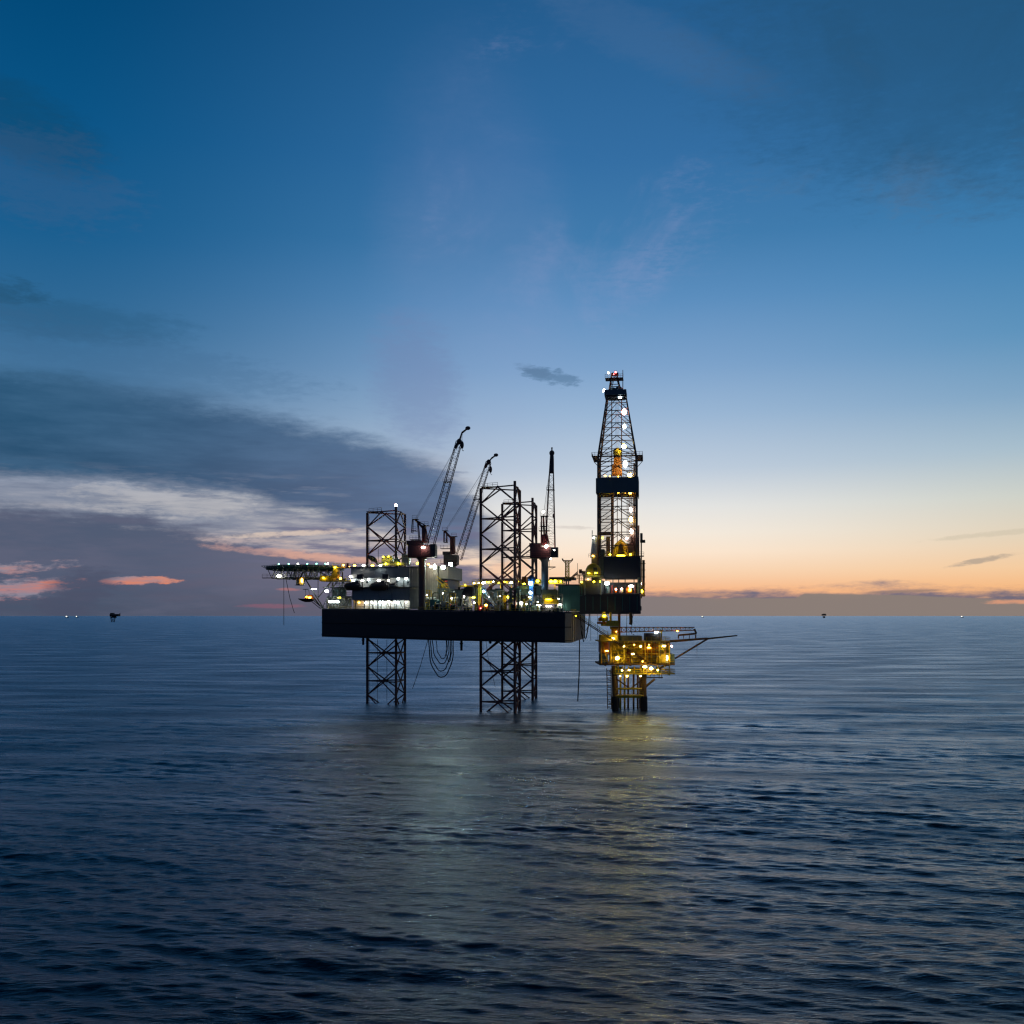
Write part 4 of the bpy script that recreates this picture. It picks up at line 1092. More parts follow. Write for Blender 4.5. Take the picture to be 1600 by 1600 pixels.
# monkeyboard wind wall (the dark screen), offset panels on all sides
m = MB(); w0u, w1u = U(931, -6.2), U(997.5, -6.2); mz0, mz1 = Z(770, DCX, -6.2), Z(746.5, DCX, -6.2)
m.box(w0u, w1u, -6.3, -6.1, mz0, mz1); m.box(w1u-0.2, w1u-0.003, -6.09, 6.1, mz0-0.6, mz1+0.3); m.box(w0u+0.003, w0u+0.2, -6.09, 6.1, mz0, mz1); m.box(w0u+0.003, w1u-0.003, 6.11, 6.3, mz0, mz1)
scr = part('monkeyboard_screen', m, M['windwall'], der)
m = MB()
for x in np.linspace(w0u+0.8, w1u-0.8, 9): m.box(x-0.06, x+0.06, -6.38, -6.3, mz0+0.1, mz1-0.1)
part('screen_rib', m, M['windwall'], scr)
m = MB().box(DX0-0.2, DCX-1.4, -5.0, 5.0, mz0+0.1, mz0+0.35).box(DCX+1.4, DX1+0.2, -5.0, 5.0, mz0+0.1, mz0+0.35)
for k in range(7): m.box(DX0+0.4+k*0.55, DX0+0.6+k*0.55, -4.5, -1, mz0+0.36, mz0+0.62)
m.rail([(DX0,-5.1,mz1),(DX1,-5.1,mz1)], r=0.06, step=1.2)
part('monkeyboard', m, M['yellow2'], der)
# gallery at the knee and crown
m = MB(); gz = Z(712, DCX, -6)
for s_ in (-1, 1):
    x0 = DCX+s_*bx; x1 = DCX+s_*(bx+1.9)
    m.box(x0, x1, -6.4, 6, gz-0.1, gz+0.08); m.rail([(x1,-6.4,gz),(x1,6,gz)], r=0.06, step=1.5); m.rail([(x0,-6.4,gz),(x1,-6.4,gz)], r=0.06, step=0.9)
    m.bar((x1,-6,gz),(x0,-6,gz-2.2),0.1); m.bar((x1,5,gz),(x0,5,gz-2.2),0.1)
m.box(DCX-bx, DCX+bx, -6.4, -5.7, gz-0.12, gz+0.06); m.box(DCX-bx, DCX+bx, 5.6, 6.1, gz-0.12, gz+0.06); m.rail([(DCX-bx,-6.4,gz),(DCX+bx,-6.4,gz)], r=0.05, step=1.3)
part('knee_gallery', m, M['tower'], der)
m = MB(); cz = Z(621.5, DCX, 0); cx0, cx1 = U(945, -3.6), U(978, -3.6)
m.box(cx0+1, cx1-0.6, -3.0, 3.0, cz-0.25, cz+0.1); m.box(cx0, cx1, -3.9, 3.9, cz+0.12, cz+0.3)
m.box(cx0, cx1, -4.05, -3.9, cz+0.1, cz+1.7); m.box(cx0, cx1, 3.9, 4.05, cz+0.1, cz+1.7); m.box(cx1, cx1+0.12, -3.9, 3.9, cz+0.1, cz+1.7); m.box(cx0-0.12, cx0, -3.9, 3.9, cz+0.1, cz+1.7)
m.ball((DCX-1.2+off,0,cz+2.1),1.2,0.8,1.2,10,6).ball((DCX+0.6+off,0,cz+2.3),1.3,0.8,1.3,10,6)
part('crown_platform', m, M['windwall'], der)
m = MB(); tzz = Z(584, DCX, 0)
ax0, ax1 = U(950.5,0), U(972,0)
for sy in (-1.8, 1.8):
    m.bar((ax0,sy,cz+0.3),(ax0+1.1,sy*0.7,tzz),0.17); m.bar((ax1,sy,cz+0.3),(ax1-1.6,sy*0.7,tzz),0.17)
    for k in range(1, 5):
        t_ = k/4; m.bar((ax0+1.1*t_,sy*(1-.3*t_),cz+0.3+(tzz-cz-0.3)*t_),(ax1-1.6*t_,sy*(1-.3*t_),cz+0.3+(tzz-cz-0.3)*t_),0.12)
    m.bar((ax0,sy,cz+0.3),((ax0+ax1)/2,sy*0.8,tzz),0.1); m.bar((ax1,sy,cz+0.3),((ax0+ax1)/2,sy*0.8,tzz),0.1)
m.box(ax0-0.9, ax1+0.4, -2.2, 2.2, Z(592.5,DCX,0)-0.08, Z(592.5,DCX,0)+0.05); m.rail([(ax0-0.9,-2.2,Z(592.5,DCX,0)),(ax1+0.4,-2.2,Z(592.5,DCX,0))], r=0.06, step=0.9)
m.box((ax0+ax1)/2-1.0, (ax0+ax1)/2+1.0, -0.9, 0.9, tzz-0.4, tzz+0.2)
part('crown_frame', m, M['tower'], der)
part('whip_antenna', MB().bar(G(973.2,620,-1.5), G(973.2,578,-1.5), 0.16, 0.1, n=5), M['tower'], der)
# travelling block, top drive, guide rails, lines
m = MB(); c = G(964.5, 722, -0.5)
m.box(c.x-1.5, c.x+1.5, -1.3, 0.3, Z(743,c.x,-1), Z(726,c.x,-1)); m.box(c.x-1.1, c.x+1.1, -1.1, 0.3, Z(726,c.x,-1)+0.01, Z(712,c.x,-1))
part('top_drive', m, M['orange'], der)
m = MB(); m.lathe((c.x,-0.5,Z(711,c.x,-.5)), [(0.5,-0.4),(1.2,0),(1.35,0.9),(1.2,1.6),(0.5,2.2)], 14); part('travelling_block', m, M['yellow2'], der)
m = MB()
for x in (U(955.6,0), U(971,0)): m.bar((x,1.5,dz0+1),(x,1.5,zC),0.16,n=5)
m.bar((U(957.2,0),-1.5,dz0+1),(U(957.2,0),-1.5,Z(770,DCX,0)),0.45,n=6)
part('guide_rail', m, M['tower'], der)
m = MB()
for dxx in (-0.7,-0.3,0.1,0.5): m.bar((c.x+dxx,-0.5,Z(705,c.x,-.5)),(c.x+dxx*0.7,-0.3,cz),0.035,n=4)
m.bar((c.x,-0.6,Z(743,c.x,-.6)),(c.x,-0.6,dz0+1),0.12,n=5)
part('drill_line', m, M['tower'], der)
m = MB()
for k in range(14): m.bar((DX0+0.6+k*0.27,2.0,dz0+1.2),(DX0+0.6+k*0.27,2.0,mz0+1.5),0.07,n=4)
for k in range(8): m.bar((DX1-3.0+k*0.27,2.4,dz0+1.2),(DX1-3.0+k*0.27,2.4,mz0+1.0),0.07,n=4)
part('racked_pipe', m, M['tower'], der)
m = MB(); lx = U(985.5, -5.6)
for e in (-0.3,0.3): m.bar((lx+e,-4.4,dz0+1),(lx+e,-4.4,zB),0.07,n=4)
for k in range(40): z = dz0+2+k*1.0; m.bar((lx-.3,-4.4,z),(lx+.3,-4.4,z),0.05,n=4)
m.bar((lx+1.0,-4.4,dz0),(lx+1.0,-4.4,zB-2),0.25,n=6)
part('ladder', m, M['tower'], der)
m = MB(); solidbox(m, 1000, 1008, 843.5, 846.5, -3, 2); solidbox(m, 1000.2, 1004, 833, 843.4, -2, 1); solidbox(m, 985, 999, 821, 845, -4.2, -2.8)
part('cable_reel_platform', m, M['tower'], der)
for px, py, w, h, mt in ((969,620,.9,1.3,'L_cool'),(975.3,643.5,1.3,1.7,'L_pink'),(975.6,666.8,.9,1.4,'L_cool'),(974.8,697.6,1.2,1.4,'L_work'),(977,725,1.1,1.9,'L_cool'),
                         (984.3,742.5,1.3,1.2,'L_work'),(984.8,769.6,.9,1.2,'L_warm'),(985.5,796.5,.8,1.4,'L_white'),(985.7,811.5,1.0,1.5,'L_work'),(986.8,830,.9,1.5,'L_white'),
                         (943.8,608.6,.5,.5,'L_cool'),(942.6,611.5,.4,.4,'L_white'),(976.6,611,.5,.6,'L_pink'),(950.6,582.4,.5,.5,'L_cool'),(962,581.6,.55,.5,'L_red'),(959,584.5,.3,.3,'L_red')):
    lamp(der, px, py, (-5.0 if py > 600 else -2.0) if py > 700 else (-3.6 if py > 630 else -2.6), w*1.3, h*1.35, mt, d=.4)
for px, py, w in ((946,743.5,1.0),(953,744,.6),(966,744.5,.5),(948,769.2,1.2),(966,769.5,1.2),(977,769.5,.9)): lamp(der, px, py, -4.6, w, .45, 'L_warm', d=.35, name='board_light')

# ---- yellow dome tank with its platform
c = G(926, 897, -11)
t = thing('dome_tank', 'yellow dome topped tank lit from below left of the drill floor', 'tank', (c.x, -8.4, c.z-1))
m = MB().lathe((c.x,-8.4,c.z), [(2.35,-0.3),(2.35,0.9),(2.2,1.7),(1.7,2.6),(0.9,3.2),(0.15,3.4)], 20); part('shell', m, M['yellow'], t)
m = MB().box(c.x-2.9, c.x+3.0, -11.3, -5.5, c.z-0.85, c.z-0.35); m.rail([(c.x-2.9,-11.2,c.z-.35),(c.x+3,-11.2,c.z-.35)], r=0.05, step=1)
for e in (-2.4, 2.4): m.bar((c.x+e,-10,c.z-0.85),(c.x+e,-10,Z(930,c.x,-10)),0.18)
part('platform', m, M['frame_grey'], t)
m = MB().box(c.x+0.2, c.x+1.3, -11.0, -10.6, c.z-0.3, c.z+2.0); part('ladder', m, M['windwall2'], t)
lamp(t, 920, 895.6, -11.9, .9, .45, 'L_yellow', d=.3); lamp(t, 931, 895.4, -11.9, 1.0, .45, 'L_yellow', d=.3)
# ================================================================== yellow wellhead platform
def P(px, py, Y): return Vector(((px-800)/FPX*Y, Y, CAMZ-(py-HOR)*Y/FPX))
def wbox(mb, px0, px1, py0, py1, y0, y1):
    a, b = P(px0, py1, y0), P(px1, py0, y0); return mb.box(a.x, b.x, y0, y1, a.z, b.z)
pf = thing('wellhead_platform', 'small yellow lit wellhead platform on a four legged jacket under the drill floor', 'platform', (P(984,1113,304).x, 304, 0), rig=False)
YF, YB = 300.0, 310.5
for (pt, pb, Y) in ((958.5,961.5,YF),(1006.5,1006.5,YF),(961,963.5,YB),(1004.8,1004.8,YB)):
    a = P(pt,1040,Y); b = P(pb,1110,Y); b = b+(b-a)*0.25; mid_ = P((pt+2*pb)/3,1088,Y)
    jl = part('jacket_leg', MB().bar(a, mid_, 0.62, 0.75, n=12), M['jacket'], pf)
    part('splash_zone', MB().bar(mid_, b, 0.95, 1.05, n=12), M['black'], jl, 'dark wet splash zone of the leg')
for k, px in enumerate((969.5, 976, 981.5, 990, 996.5, 1000)):
    m = MB().bar(P(px,1052,304+1.2*(k%3)), P(px,1120,304+1.2*(k%3)), 0.3, n=8)
    part('conductor_pipe', m, M['yellow2'] if k < 2 else M['jacket'], pf)
for py, r_ in ((1076,0.3),(1088.5,0.4)):
    m = MB()
    for Y in (YF, YB): m.bar(P(960.5,py,Y), P(1006.5,py,Y), r_, n=8)
    for px in (960.5,1006.5): m.bar(P(px,py,YF), P(px,py,YB), r_, n=8)
    if py > 1080:
        m.box(P(961,py,YF).x, P(1006,py,YF).x, YF-0.7, YF+2.2, P(961,py,YF).z+0.2, P(961,py,YF).z+0.5)
        m.rail([P(961,py-3,YF-.7), P(1006,py-3,YF-.7)], r=0.05, step=1.1)
    part('jacket_brace', m, M['yellow2'], pf)
m = MB()
m.bar(P(1007.5,1074,YF), P(1023,1061,YF), 0.35, n=8); m.bar(P(1006,1055,YF), P(1042,1039,YF), 0.3, n=8)
m.bar(P(1007.5,1074,YB), P(1023,1061,YB), 0.35, n=8)
m.bar(P(962,1060,YF), P(985,1076,YF+5), 0.2); m.bar(P(1006,1060,YF), P(985,1076,YF+5), 0.2)
part('knee_brace', m, M['jacket'], pf)
m = MB(); a, b = P(948,1044,YF-1), P(949.5,1108,YF-1); c, d = P(954.5,1044,YF-1), P(955.5,1108,YF-1)
m.bar(a,b,0.13,n=5).bar(c,d,0.13,n=5)
for k in range(1, 17): m.bar(a.lerp(b,k/17), c.lerp(d,k/17), 0.1, n=4)
for k in range(1, 17, 3): m.bar(a.lerp(b,k/17), c.lerp(d,min(1,(k+1.5)/17)), 0.08, n=4)
m.bar(P(951,1100,YF-1.3), P(958,1100,YF-1.3), 0.2)
part('boat_landing_ladder', m, M['jacket'], pf)
# decks
def slab(name, px0, px1, py, t_, y0, y1, mt):
    m = MB(); wbox(m, px0, px1, py, py+t_, y0, y1)
    for k in range(6):
        x = P(px0,0,y0).x+(P(px1,0,y0).x-P(px0,0,y0).x)*(k+0.5)/6; zz = P(px0,py+t_,y0).z
        m.box(x-0.12, x+0.12, y0+0.02, y1-0.02, zz-0.3, zz-0.003)
    return part(name, m, M[mt], pf)
slab('cellar_deck', 959, 1054.5, 1052, 1.7, 298.5, 313, 'yellow2')
slab('main_deck', 937, 1054.5, 1036.8, 2.6, 297.5, 314, 'jacket')
slab('upper_deck', 937, 1047, 1001.4, 1.8, 298, 314, 'yellow2')
m = MB()
for (x0, x1, py, y) in ((959,1054.5,1052,298.5),(937,1054.5,1036.8,297.5),(937,1047,1001.4,298)):
    m.rail([P(x0,py,y), P(x1,py,y)], r=0.055, step=1.3); m.rail([P(x1,py,y), P(x1,py,y)+Vector((0,14,0))], r=0.055, step=1.8)
part('railing', m, M['yellow'], pf)
for px in (939.5, 954.5, 975, 1008, 1030, 1046):
    for Y in (298.4, 313): part('deck_post', MB().bar(P(px,1003,Y), P(px,1037,Y), 0.2, n=6), M['yellow2'], pf)
for px in (962, 976, 1006, 1028, 1046): part('deck_post', MB().bar(P(px,1039,299), P(px,1052,299), 0.16, n=6), M['yellow2'], pf)
part('deck_brace', MB().bar(P(954.5,1003,298.4), P(975,1036,298.4), 0.12), M['yellow2'], pf); part('deck_brace', MB().bar(P(1030,1003,298.4), P(1046,1036,298.4), 0.12), M['yellow2'], pf)
# process equipment between the decks
m = MB(); wbox(m, 1007, 1029, 1007, 1024, 302.5, 311); part('equipment_room', m, M['orange'], pf, 'orange lit equipment room')
m = MB(); wbox(m, 1026, 1046, 1022.5, 1036.6, 300, 308); part('equipment_room', m, M['yellow'], pf)
m = MB()
for px in np.arange(1027, 1038, 1.8): wbox(m, px, px+0.6, 1024, 1036, 299.9, 300)
part('panel_rib', m, M['yellow'], pf)
m = MB(); wbox(m, 1033, 1042, 1006, 1012, 300.5, 306); wbox(m, 1039.5, 1045, 1024, 1035.5, 299.6, 299.95); part('control_cabinet', m, M['wall_white'], pf)
m = MB(); wbox(m, 939.5, 951.5, 1003.4, 1021, 299.5, 309); part('equipment_room', m, M['orange'], pf)
m = MB(); wbox(m, 939, 950, 1022, 1036.5, 298.6, 306); wbox(m, 1048, 1054, 1022, 1036.5, 299, 309); part('dark_cabinet', m, M['windwall'], pf)
m = MB(); wbox(m, 956, 1004, 1024, 1036.6, 303, 311); part('separator_house', m, M['olive'], pf)
m = MB()
for px in np.arange(957, 1004, 3.1): wbox(m, px, px+0.8, 1025, 1036, 302.9, 303)
part('panel_rib', m, M['olive'], pf)
for px, w in ((960,1.2),(971,1.0),(981,1.2),(990,1.0),(998,1.3)):
    m = MB(); c = P(px,1021,303)
    m.lathe((c.x,303,c.z-2.6), [(w*0.7,0),(w*0.75,1.6),(w*0.3,1.9),(w*0.3,2.5),(w*0.6,2.6),(w*0.6,2.9),(w*0.2,3.1),(w*0.2,4.4),(w*0.5,4.5),(w*0.5,4.8)], 10)
    m.bar((c.x-w,303,c.z-0.3),(c.x+w,303,c.z-0.3),0.22)
    part('wellhead_tree', m, M['yellow'] if px != 981 else M['red'], pf)
m = MB()
for py in (1008, 1012.5, 1027): m.bar(P(956,py,299.6), P(1006,py,299.6), 0.12, n=6)
for px in (958,966,978,987,1003,1012,1018): m.bar(P(px,1006,299.6), P(px,1036,299.6), 0.1, n=6)
for px in (966,973,982,991,1001,1014): m.bar(P(px,1041,300.3), P(px,1051,300.3), 0.22, n=6)
m.bar(P(962,1046,300.3), P(1044,1046,300.3), 0.2)
part('pipework', m, M['yellow'], pf)
for a_ in ((961,973,1042.5,1051.8,301,305),(985,1000,1044,1051.8,303,308),(1027,1032,1042,1051.8,301,304)): part('drain_tank', wbox(MB(), *a_), M['green'], pf)
m = MB(); wbox(m, 952, 1046, 1003.4, 1022.4, 309.5, 310); part('back_wall', m, M['yellow'], pf)
m = MB(); wbox(m, 952, 1046, 1023.5, 1036.6, 311.2, 311.6); part('back_wall', m, M['yellow2'], pf)
m = MB(); wbox(m, 952, 1006, 1022.4, 1023.6, 300.2, 310); part('mezzanine_floor', m, M['jacket'], pf)
m = MB(); wbox(m, 1006, 1047, 1021, 1022, 300.2, 310); part('mezzanine_floor', m, M['yellow2'], pf)
rr_ = random.Random(3)
for k in range(26):
    x0, x1 = sorted((rr_.uniform(955, 1044), rr_.uniform(955, 1044))); yy = rr_.uniform(1005, 1035); Yk = rr_.uniform(299.5, 302.4)
    m = MB().path([P(x0, 1036.5, Yk), P(x0, yy, Yk), P(x1, yy, Yk), P(x1, 1003.5, Yk)], rr_.uniform(.07, .15), 5)
    part('process_pipe', m, M[rr_.choice(('yellow','yellow2','orange','jacket','olive'))], pf)
# things on the upper deck
m = MB(); wbox(m, 1009.5, 1032, 989.5, 1001, 300, 305); part('generator_enclosure', m, M['windwall2'], pf)
m = MB()
for px in np.arange(1011, 1032, 2.4): wbox(m, px, px+0.7, 990.5, 1000.5, 299.85, 300)
part('panel_rib', m, M['windwall2'], pf)
m = MB(); wbox(m, 971, 1003, 993.5, 1001.2, 301, 309); part('generator_enclosure', m, M['olive'], pf)
m = MB(); wbox(m, 938, 966, 992, 1001.2, 300.5, 306); m.rail([P(938,992,300.5), P(966,992,300.5)], r=0.055, step=1.0); part('wellbay_hatch', m, M['yellow2'], pf)
m = MB(); c = P(960,1001,301.5)
m.lathe((c.x,301.5,c.z), [(0.9,0),(0.9,3.2),(1.3,3.4),(1.3,4.2)], 12); m.box(c.x-2.3, c.x+1.2, 300.3, 302.6, c.z+4.25, c.z+5.9)
part('crane_pedestal', m, M['yellow2'], pf)
a = P(957, 984, 300.5); b = P(1085, 982.5, 299)
m = MB().lattice(a, b, 1.1, 0.8, 1.5, 0.9, (0,1,0), (0,0,1), 18, 0.13, 0.07)
bo = part('crane_boom', m, M['orange'], pf, 'long orange boom lying level')
m = MB().bar(b, P(1088,990,299), 0.28).bar(P(1088,990,299), P(1060,992.5,299), 0.28).bar(P(1060,992.5,299), P(1060,998,299), 0.2).bar(P(1087,992,299), P(1087,999,299), 0.2)
m.bar(P(1068,992,299),P(1068,998,299),0.1).bar(P(1077,991,299),P(1077,998,299),0.1)
part('boom_head', m, M['jacket'], bo)
part('boom_rest', MB().bar(P(1033.5,984,301), P(1033.5,1001,301), 0.2).bar(P(1031,985,301), P(1036,985,301), 0.15), M['yellow2'], pf)
m = MB().bar(P(1054.5,1029,301), P(1106,998,299), 0.26, n=6).bar(P(1041,1003.5,304), P(1106,998,299), 0.2, n=6).bar(P(1106,998,299), P(1152,993,298), 0.26, 0.18, n=6)
m.bar(P(1046,1001,301), P(1106,997,299), 0.18, n=6).bar(P(1056,1000,301), P(1056,1004,301),0.12)
for k in range(9):
    t_ = k/9; m.bar(P(1046,1001,301).lerp(P(1106,997,299),t_), P(1046,1003.2,302).lerp(P(1106,998.4,299),min(1,t_+0.06)), 0.07, n=4)
m.bar(P(1089,1005,299.5), P(1089,1029,299.5), 0.05, n=4)
part('flare_boom', m, M['jacket'], pf, 'thin rust brown outrigger boom reaching to the right')
m = MB().stairs(P(950,1036,298), P(940,1003,298), 1.0, (0,1,0)).stairs(P(1044,1052,299.2), P(1030,1038,299.2), 1.0, (0,1,0)); part('stairs', m, M['yellow'], pf)
m = MB()
for px in (1010,1016,1022,1030,1034): m.bar(P(px,1054,301), P(px,1060,301), 0.1)
m.bar(P(1008,1058.5,301), P(1036,1058.5,301), 0.16); part('hanging_walkway', m, M['jacket'], pf)
def plamp(px, py, Y, w, h, mt):
    out = 2.0 if py > 1003 and py < 1053 else 0.0; Y -= out
    c = P(px, py, Y); m = MB().box(c.x-w*.14, c.x+w*.14, Y+0.25, Y+0.4, c.z+h*.1, c.z+h*.5).box(c.x-w*.55, c.x+w*.55, Y-0.15, Y+0.25, c.z+h*.5, c.z+h*.5+.08).bar((c.x,Y+.4,c.z+h*.4),(c.x,Y+.9+out,c.z+h*.4),0.06,n=4)
    f = part('floodlight', m, M['housing'], pf); part('lens', MB().ball(c, w*.36, .2, h*.36, 8, 5), M['L_work' if mt in ('L_white','L_yellow') else 'L_warm' if mt == 'L_warm' else mt], f)
for a in ((1025.5,987.7,299.4,1.6,.8,'L_cool'),(1058.5,986.2,298.4,.6,.5,'L_warm'),(1037.5,1009.5,299.9,1.5,.5,'L_white'),(1049.6,1009.6,298.2,.7,.7,'L_pink'),
          (989,1021.8,298.6,1.3,.55,'L_white'),(964.5,1028.5,299.4,1.5,1.3,'L_white'),(1007.5,1042,298.8,1.7,.75,'L_white'),(1017.5,1044.5,298.8,1.3,1.1,'L_white'),
          (1042.3,1028,299.0,.7,1.9,'L_white'),(1014,1012,300.8,1.6,.5,'L_warm'),(991,1007.5,299.2,.45,.45,'L_warm'),(1014,1007.5,299.2,.45,.45,'L_warm'),(958.3,997.5,299.6,.9,.8,'L_yellow'),
          (963,987,299.6,.4,.4,'L_warm'),(948,1017,298.8,1.4,.5,'L_warm'),(1004,1033.5,300.5,.6,.6,'L_warm'),(975,1010,299,.7,.5,'L_yellow'),(1001,1010,299,.6,.6,'L_yellow'),(983,1047,298.8,.8,.5,'L_yellow'),(1028,1047,298.8,.7,.6,'L_yellow'),(972,1047.5,298.8,.6,.5,'L_yellow'),(980,1056.5,305,.6,.5,'L_yellow'),(1001,1056.5,306,.6,.5,'L_yellow'),(969,1056.5,302,.5,.45,'L_yellow')):
    plamp(*a)

# pipes and cables from the drill floor down to the platform
def rod(name, label, cat, pts, r, mt, n=8, group=None):
    m = MB()
    if len(pts) == 2: m.bar(pts[0], pts[1], r, n=n)
    else: m.path(pts, r, n)
    return solo(name, m, M[mt], label, cat, pts[-1], rig=False, group=group)
t = thing('blowout_preventer', 'yellow valve stack hanging under the drill floor above the left platform leg', 'valve stack', tuple(P(943.5,978,306)), rig=False)
m = MB(); c = P(943.5,978,306)
m.lathe((c.x,306,c.z), [(0.9,0),(0.9,0.6),(0.5,0.7),(0.5,1.4),(1.2,1.5),(1.3,2.6),(0.8,3.0),(0.5,3.1),(0.5,4.2)], 12); part('valve_body', m, M['yellow2'], t)
m = MB().box(c.x-2.0, c.x+1.6, 305.4, 306.6, c.z+0.6, c.z+1.2).box(c.x-1.6,c.x-0.9,305.2,306.8,c.z+1.3,c.z+2.4); part('ram_body', m, M['orange'], t)
f = part('work_lamp', MB().box(c.x-0.5, c.x+0.5, 305.05, 305.2, c.z+2.7, c.z+3.3), M['housing'], t); part('lens', MB().ball((c.x,304.75,c.z+3.0),.5,.2,.3,8,5), M['L_yellow'], f)
rod('riser_pipe', 'thick orange riser pipe between the dark drill floor and the platform', 'pipe', [P(967.5,957,307), P(967.5,1000,307)], 0.42, 'orange')
rod('drain_pipe', 'short yellow green pipe beside the valve stack under the drill floor', 'pipe', [P(954,957,305), P(954,970,305)], 0.36, 'yellow')
t = rod('hanging_chain', 'brown tensioner bundle hanging under the right end of the drill floor', 'tensioner', [P(985.5,957,305), P(986,972,305), P(985,976,305)], 0.5, 'jacket')
rod('cable', 'thin dark cable falling from the drill floor to the middle of the platform', 'cable', [P(979.5,958,304.5), P(979,993,304.5)], 0.07, 'black', 5)
rod('cable', 'thin dark cable bowing outward from the brown tensioner to the platform', 'cable', [P(990,958,304), P(987.5,968,304), P(987,990,304), P(991,992,304)], 0.08, 'black', 5)
rod('cable', 'faint thin cable dropping left of the valve stack to the platform edge', 'cable', [P(933.5,959,303), P(934,1000,300)], 0.045, 'black', 5)
# gangway
a, b = Vector((*W(20.5, -27)[:2], P(898,960,290).z)), P(1010,1034,297)
t = thing('gangway', 'long thin gangway sloping from the hull corner down across the yellow platform', 'gangway', tuple(b), rig=False)
m = MB().lattice(a, b, 0.9, 0.9, 0.5, 0.5, (0,1,0), (0,0,1), 26, 0.09, 0.045); part('girder', m, M['jacket'], t)
m = MB(); 
for e in (-0.5, 0.5): m.rail([a+Vector((0,e,0.3)), b+Vector((0,e,0.3))], h=0.9, r=0.035, step=1.5, rows=(0.45,0.9))
part('handrail', m, M['yellow2'], t)

# hoses and ropes under the hull
def hose(label, px0, px1, py_low, v, r=0.13, name='hose', cat='hose', lean=0.0):
    u0, u1 = U(px0, v), U(px1, v); z0 = hb+trim(u0)+0.1; zl = Z(py_low, (u0+u1)/2, v)
    pts = []
    for k in range(25):
        ph = math.pi*(k/24-0.5); sh = math.cos(ph)**0.9
        x = (u0+u1)/2 + (u1-u0)*0.5*math.sin(ph)
        pts.append(W(x+lean*sh, v+0.6*math.sin(k), z0-(z0-zl)*sh))
    return solo(name, MB().path(pts, r, 6), M['black'], label, cat, pts[0], rig=False, group='hose loops under the hull')
hose('longest of the nested black hose loops, hanging lowest under the hull', 669.5, 708.5, 1058, -27, 0.15, lean=0.2)
hose('second lowest nested hose loop, just inside the longest one', 672, 704, 1048.5, -26, 0.14, lean=0.3)
hose('third nested hose loop, with its bend midway down', 675, 701, 1037, -25, 0.13, lean=0.5)
hose('topmost shallow hose loop inside the other nested loops', 681, 698.5, 1029, -24, 0.11, lean=0.4)
hose('narrow hose loop on the right of the nested bundle, ending beside the longest', 697, 706, 1034, -26.5, 0.11)
solo('mooring_rope', MB().path([W(*G(668.5,1000,-26)), W(*G(657,1040,-25)), W(*G(644.5,1076,-24))], 0.09, 5), M['black'], 'thin slack rope slanting down to the left from the hose loops', 'rope', W(*G(644.5,1076,-24)), rig=False)
solo('mooring_rope', MB().path([W(*G(759,1000,-20)), W(*G(763,1030,-20)), W(*G(774,1074,-20))], 0.06, 5), M['black'], 'thin rope hanging inside the tallest lattice leg under the hull', 'rope', W(*G(774,1074,-20)), rig=False)
for px, lab in ((590,'straight hanging wire inside the short leg, left one'),(604.5,'straight hanging wire inside the short leg, right one')):
    solo('wire', MB().bar(W(*G(px,999,-2)), W(*G(px,1096,-2)), 0.07, n=5), M['black'], lab, 'wire', W(*G(px,1096,-2)), rig=False)
solo('drop_line', MB().path([P(905.5,1000,292), P(905,1050,292), P(902.7,1096,292)], 0.16, 6), M['black'], 'single black hose dropping straight from the stern corner almost to the water', 'hose', P(902.7,1096,292), rig=False)
solo('hose', MB().path([P(907,961,296), P(908,985,296), P(912,1003,296), P(916,996,296), P(920,975,296), P(921,957,296)], 0.16, 6), M['black'], 'single deep hose loop hanging beyond the stern corner under the green girder', 'hose', P(912,1003,296), rig=False)
solo('hose', MB().path([P(907.5,975,300), P(911,984,300), P(916,985,300), P(920,975,300)], 0.09, 6), M['black'], 'short thin hose sagging inside the deep loop at the stern corner', 'hose', P(911,984,300), rig=False)
solo('drop_line', MB().path([P(923,958,298), P(923,1001,298)], 0.06, 5), M['black'], 'thin wire hanging left of the gangway from the green girder', 'wire', P(923,1001,298), rig=False)
solo('drop_line', MB().path([P(443.5,903,322), P(443.5,977,322)], 0.09, 5), M['black'], 'straight vertical line hanging from the outer end of the helideck', 'wire', P(443.5,977,322), rig=False)
solo('drop_line', MB().path([P(446.5,903,321), P(453,935,321), P(460,958,321)], 0.09, 5), M['black'], 'slanting line hanging from the outer end of the helideck', 'wire', P(460,958,321), rig=False)

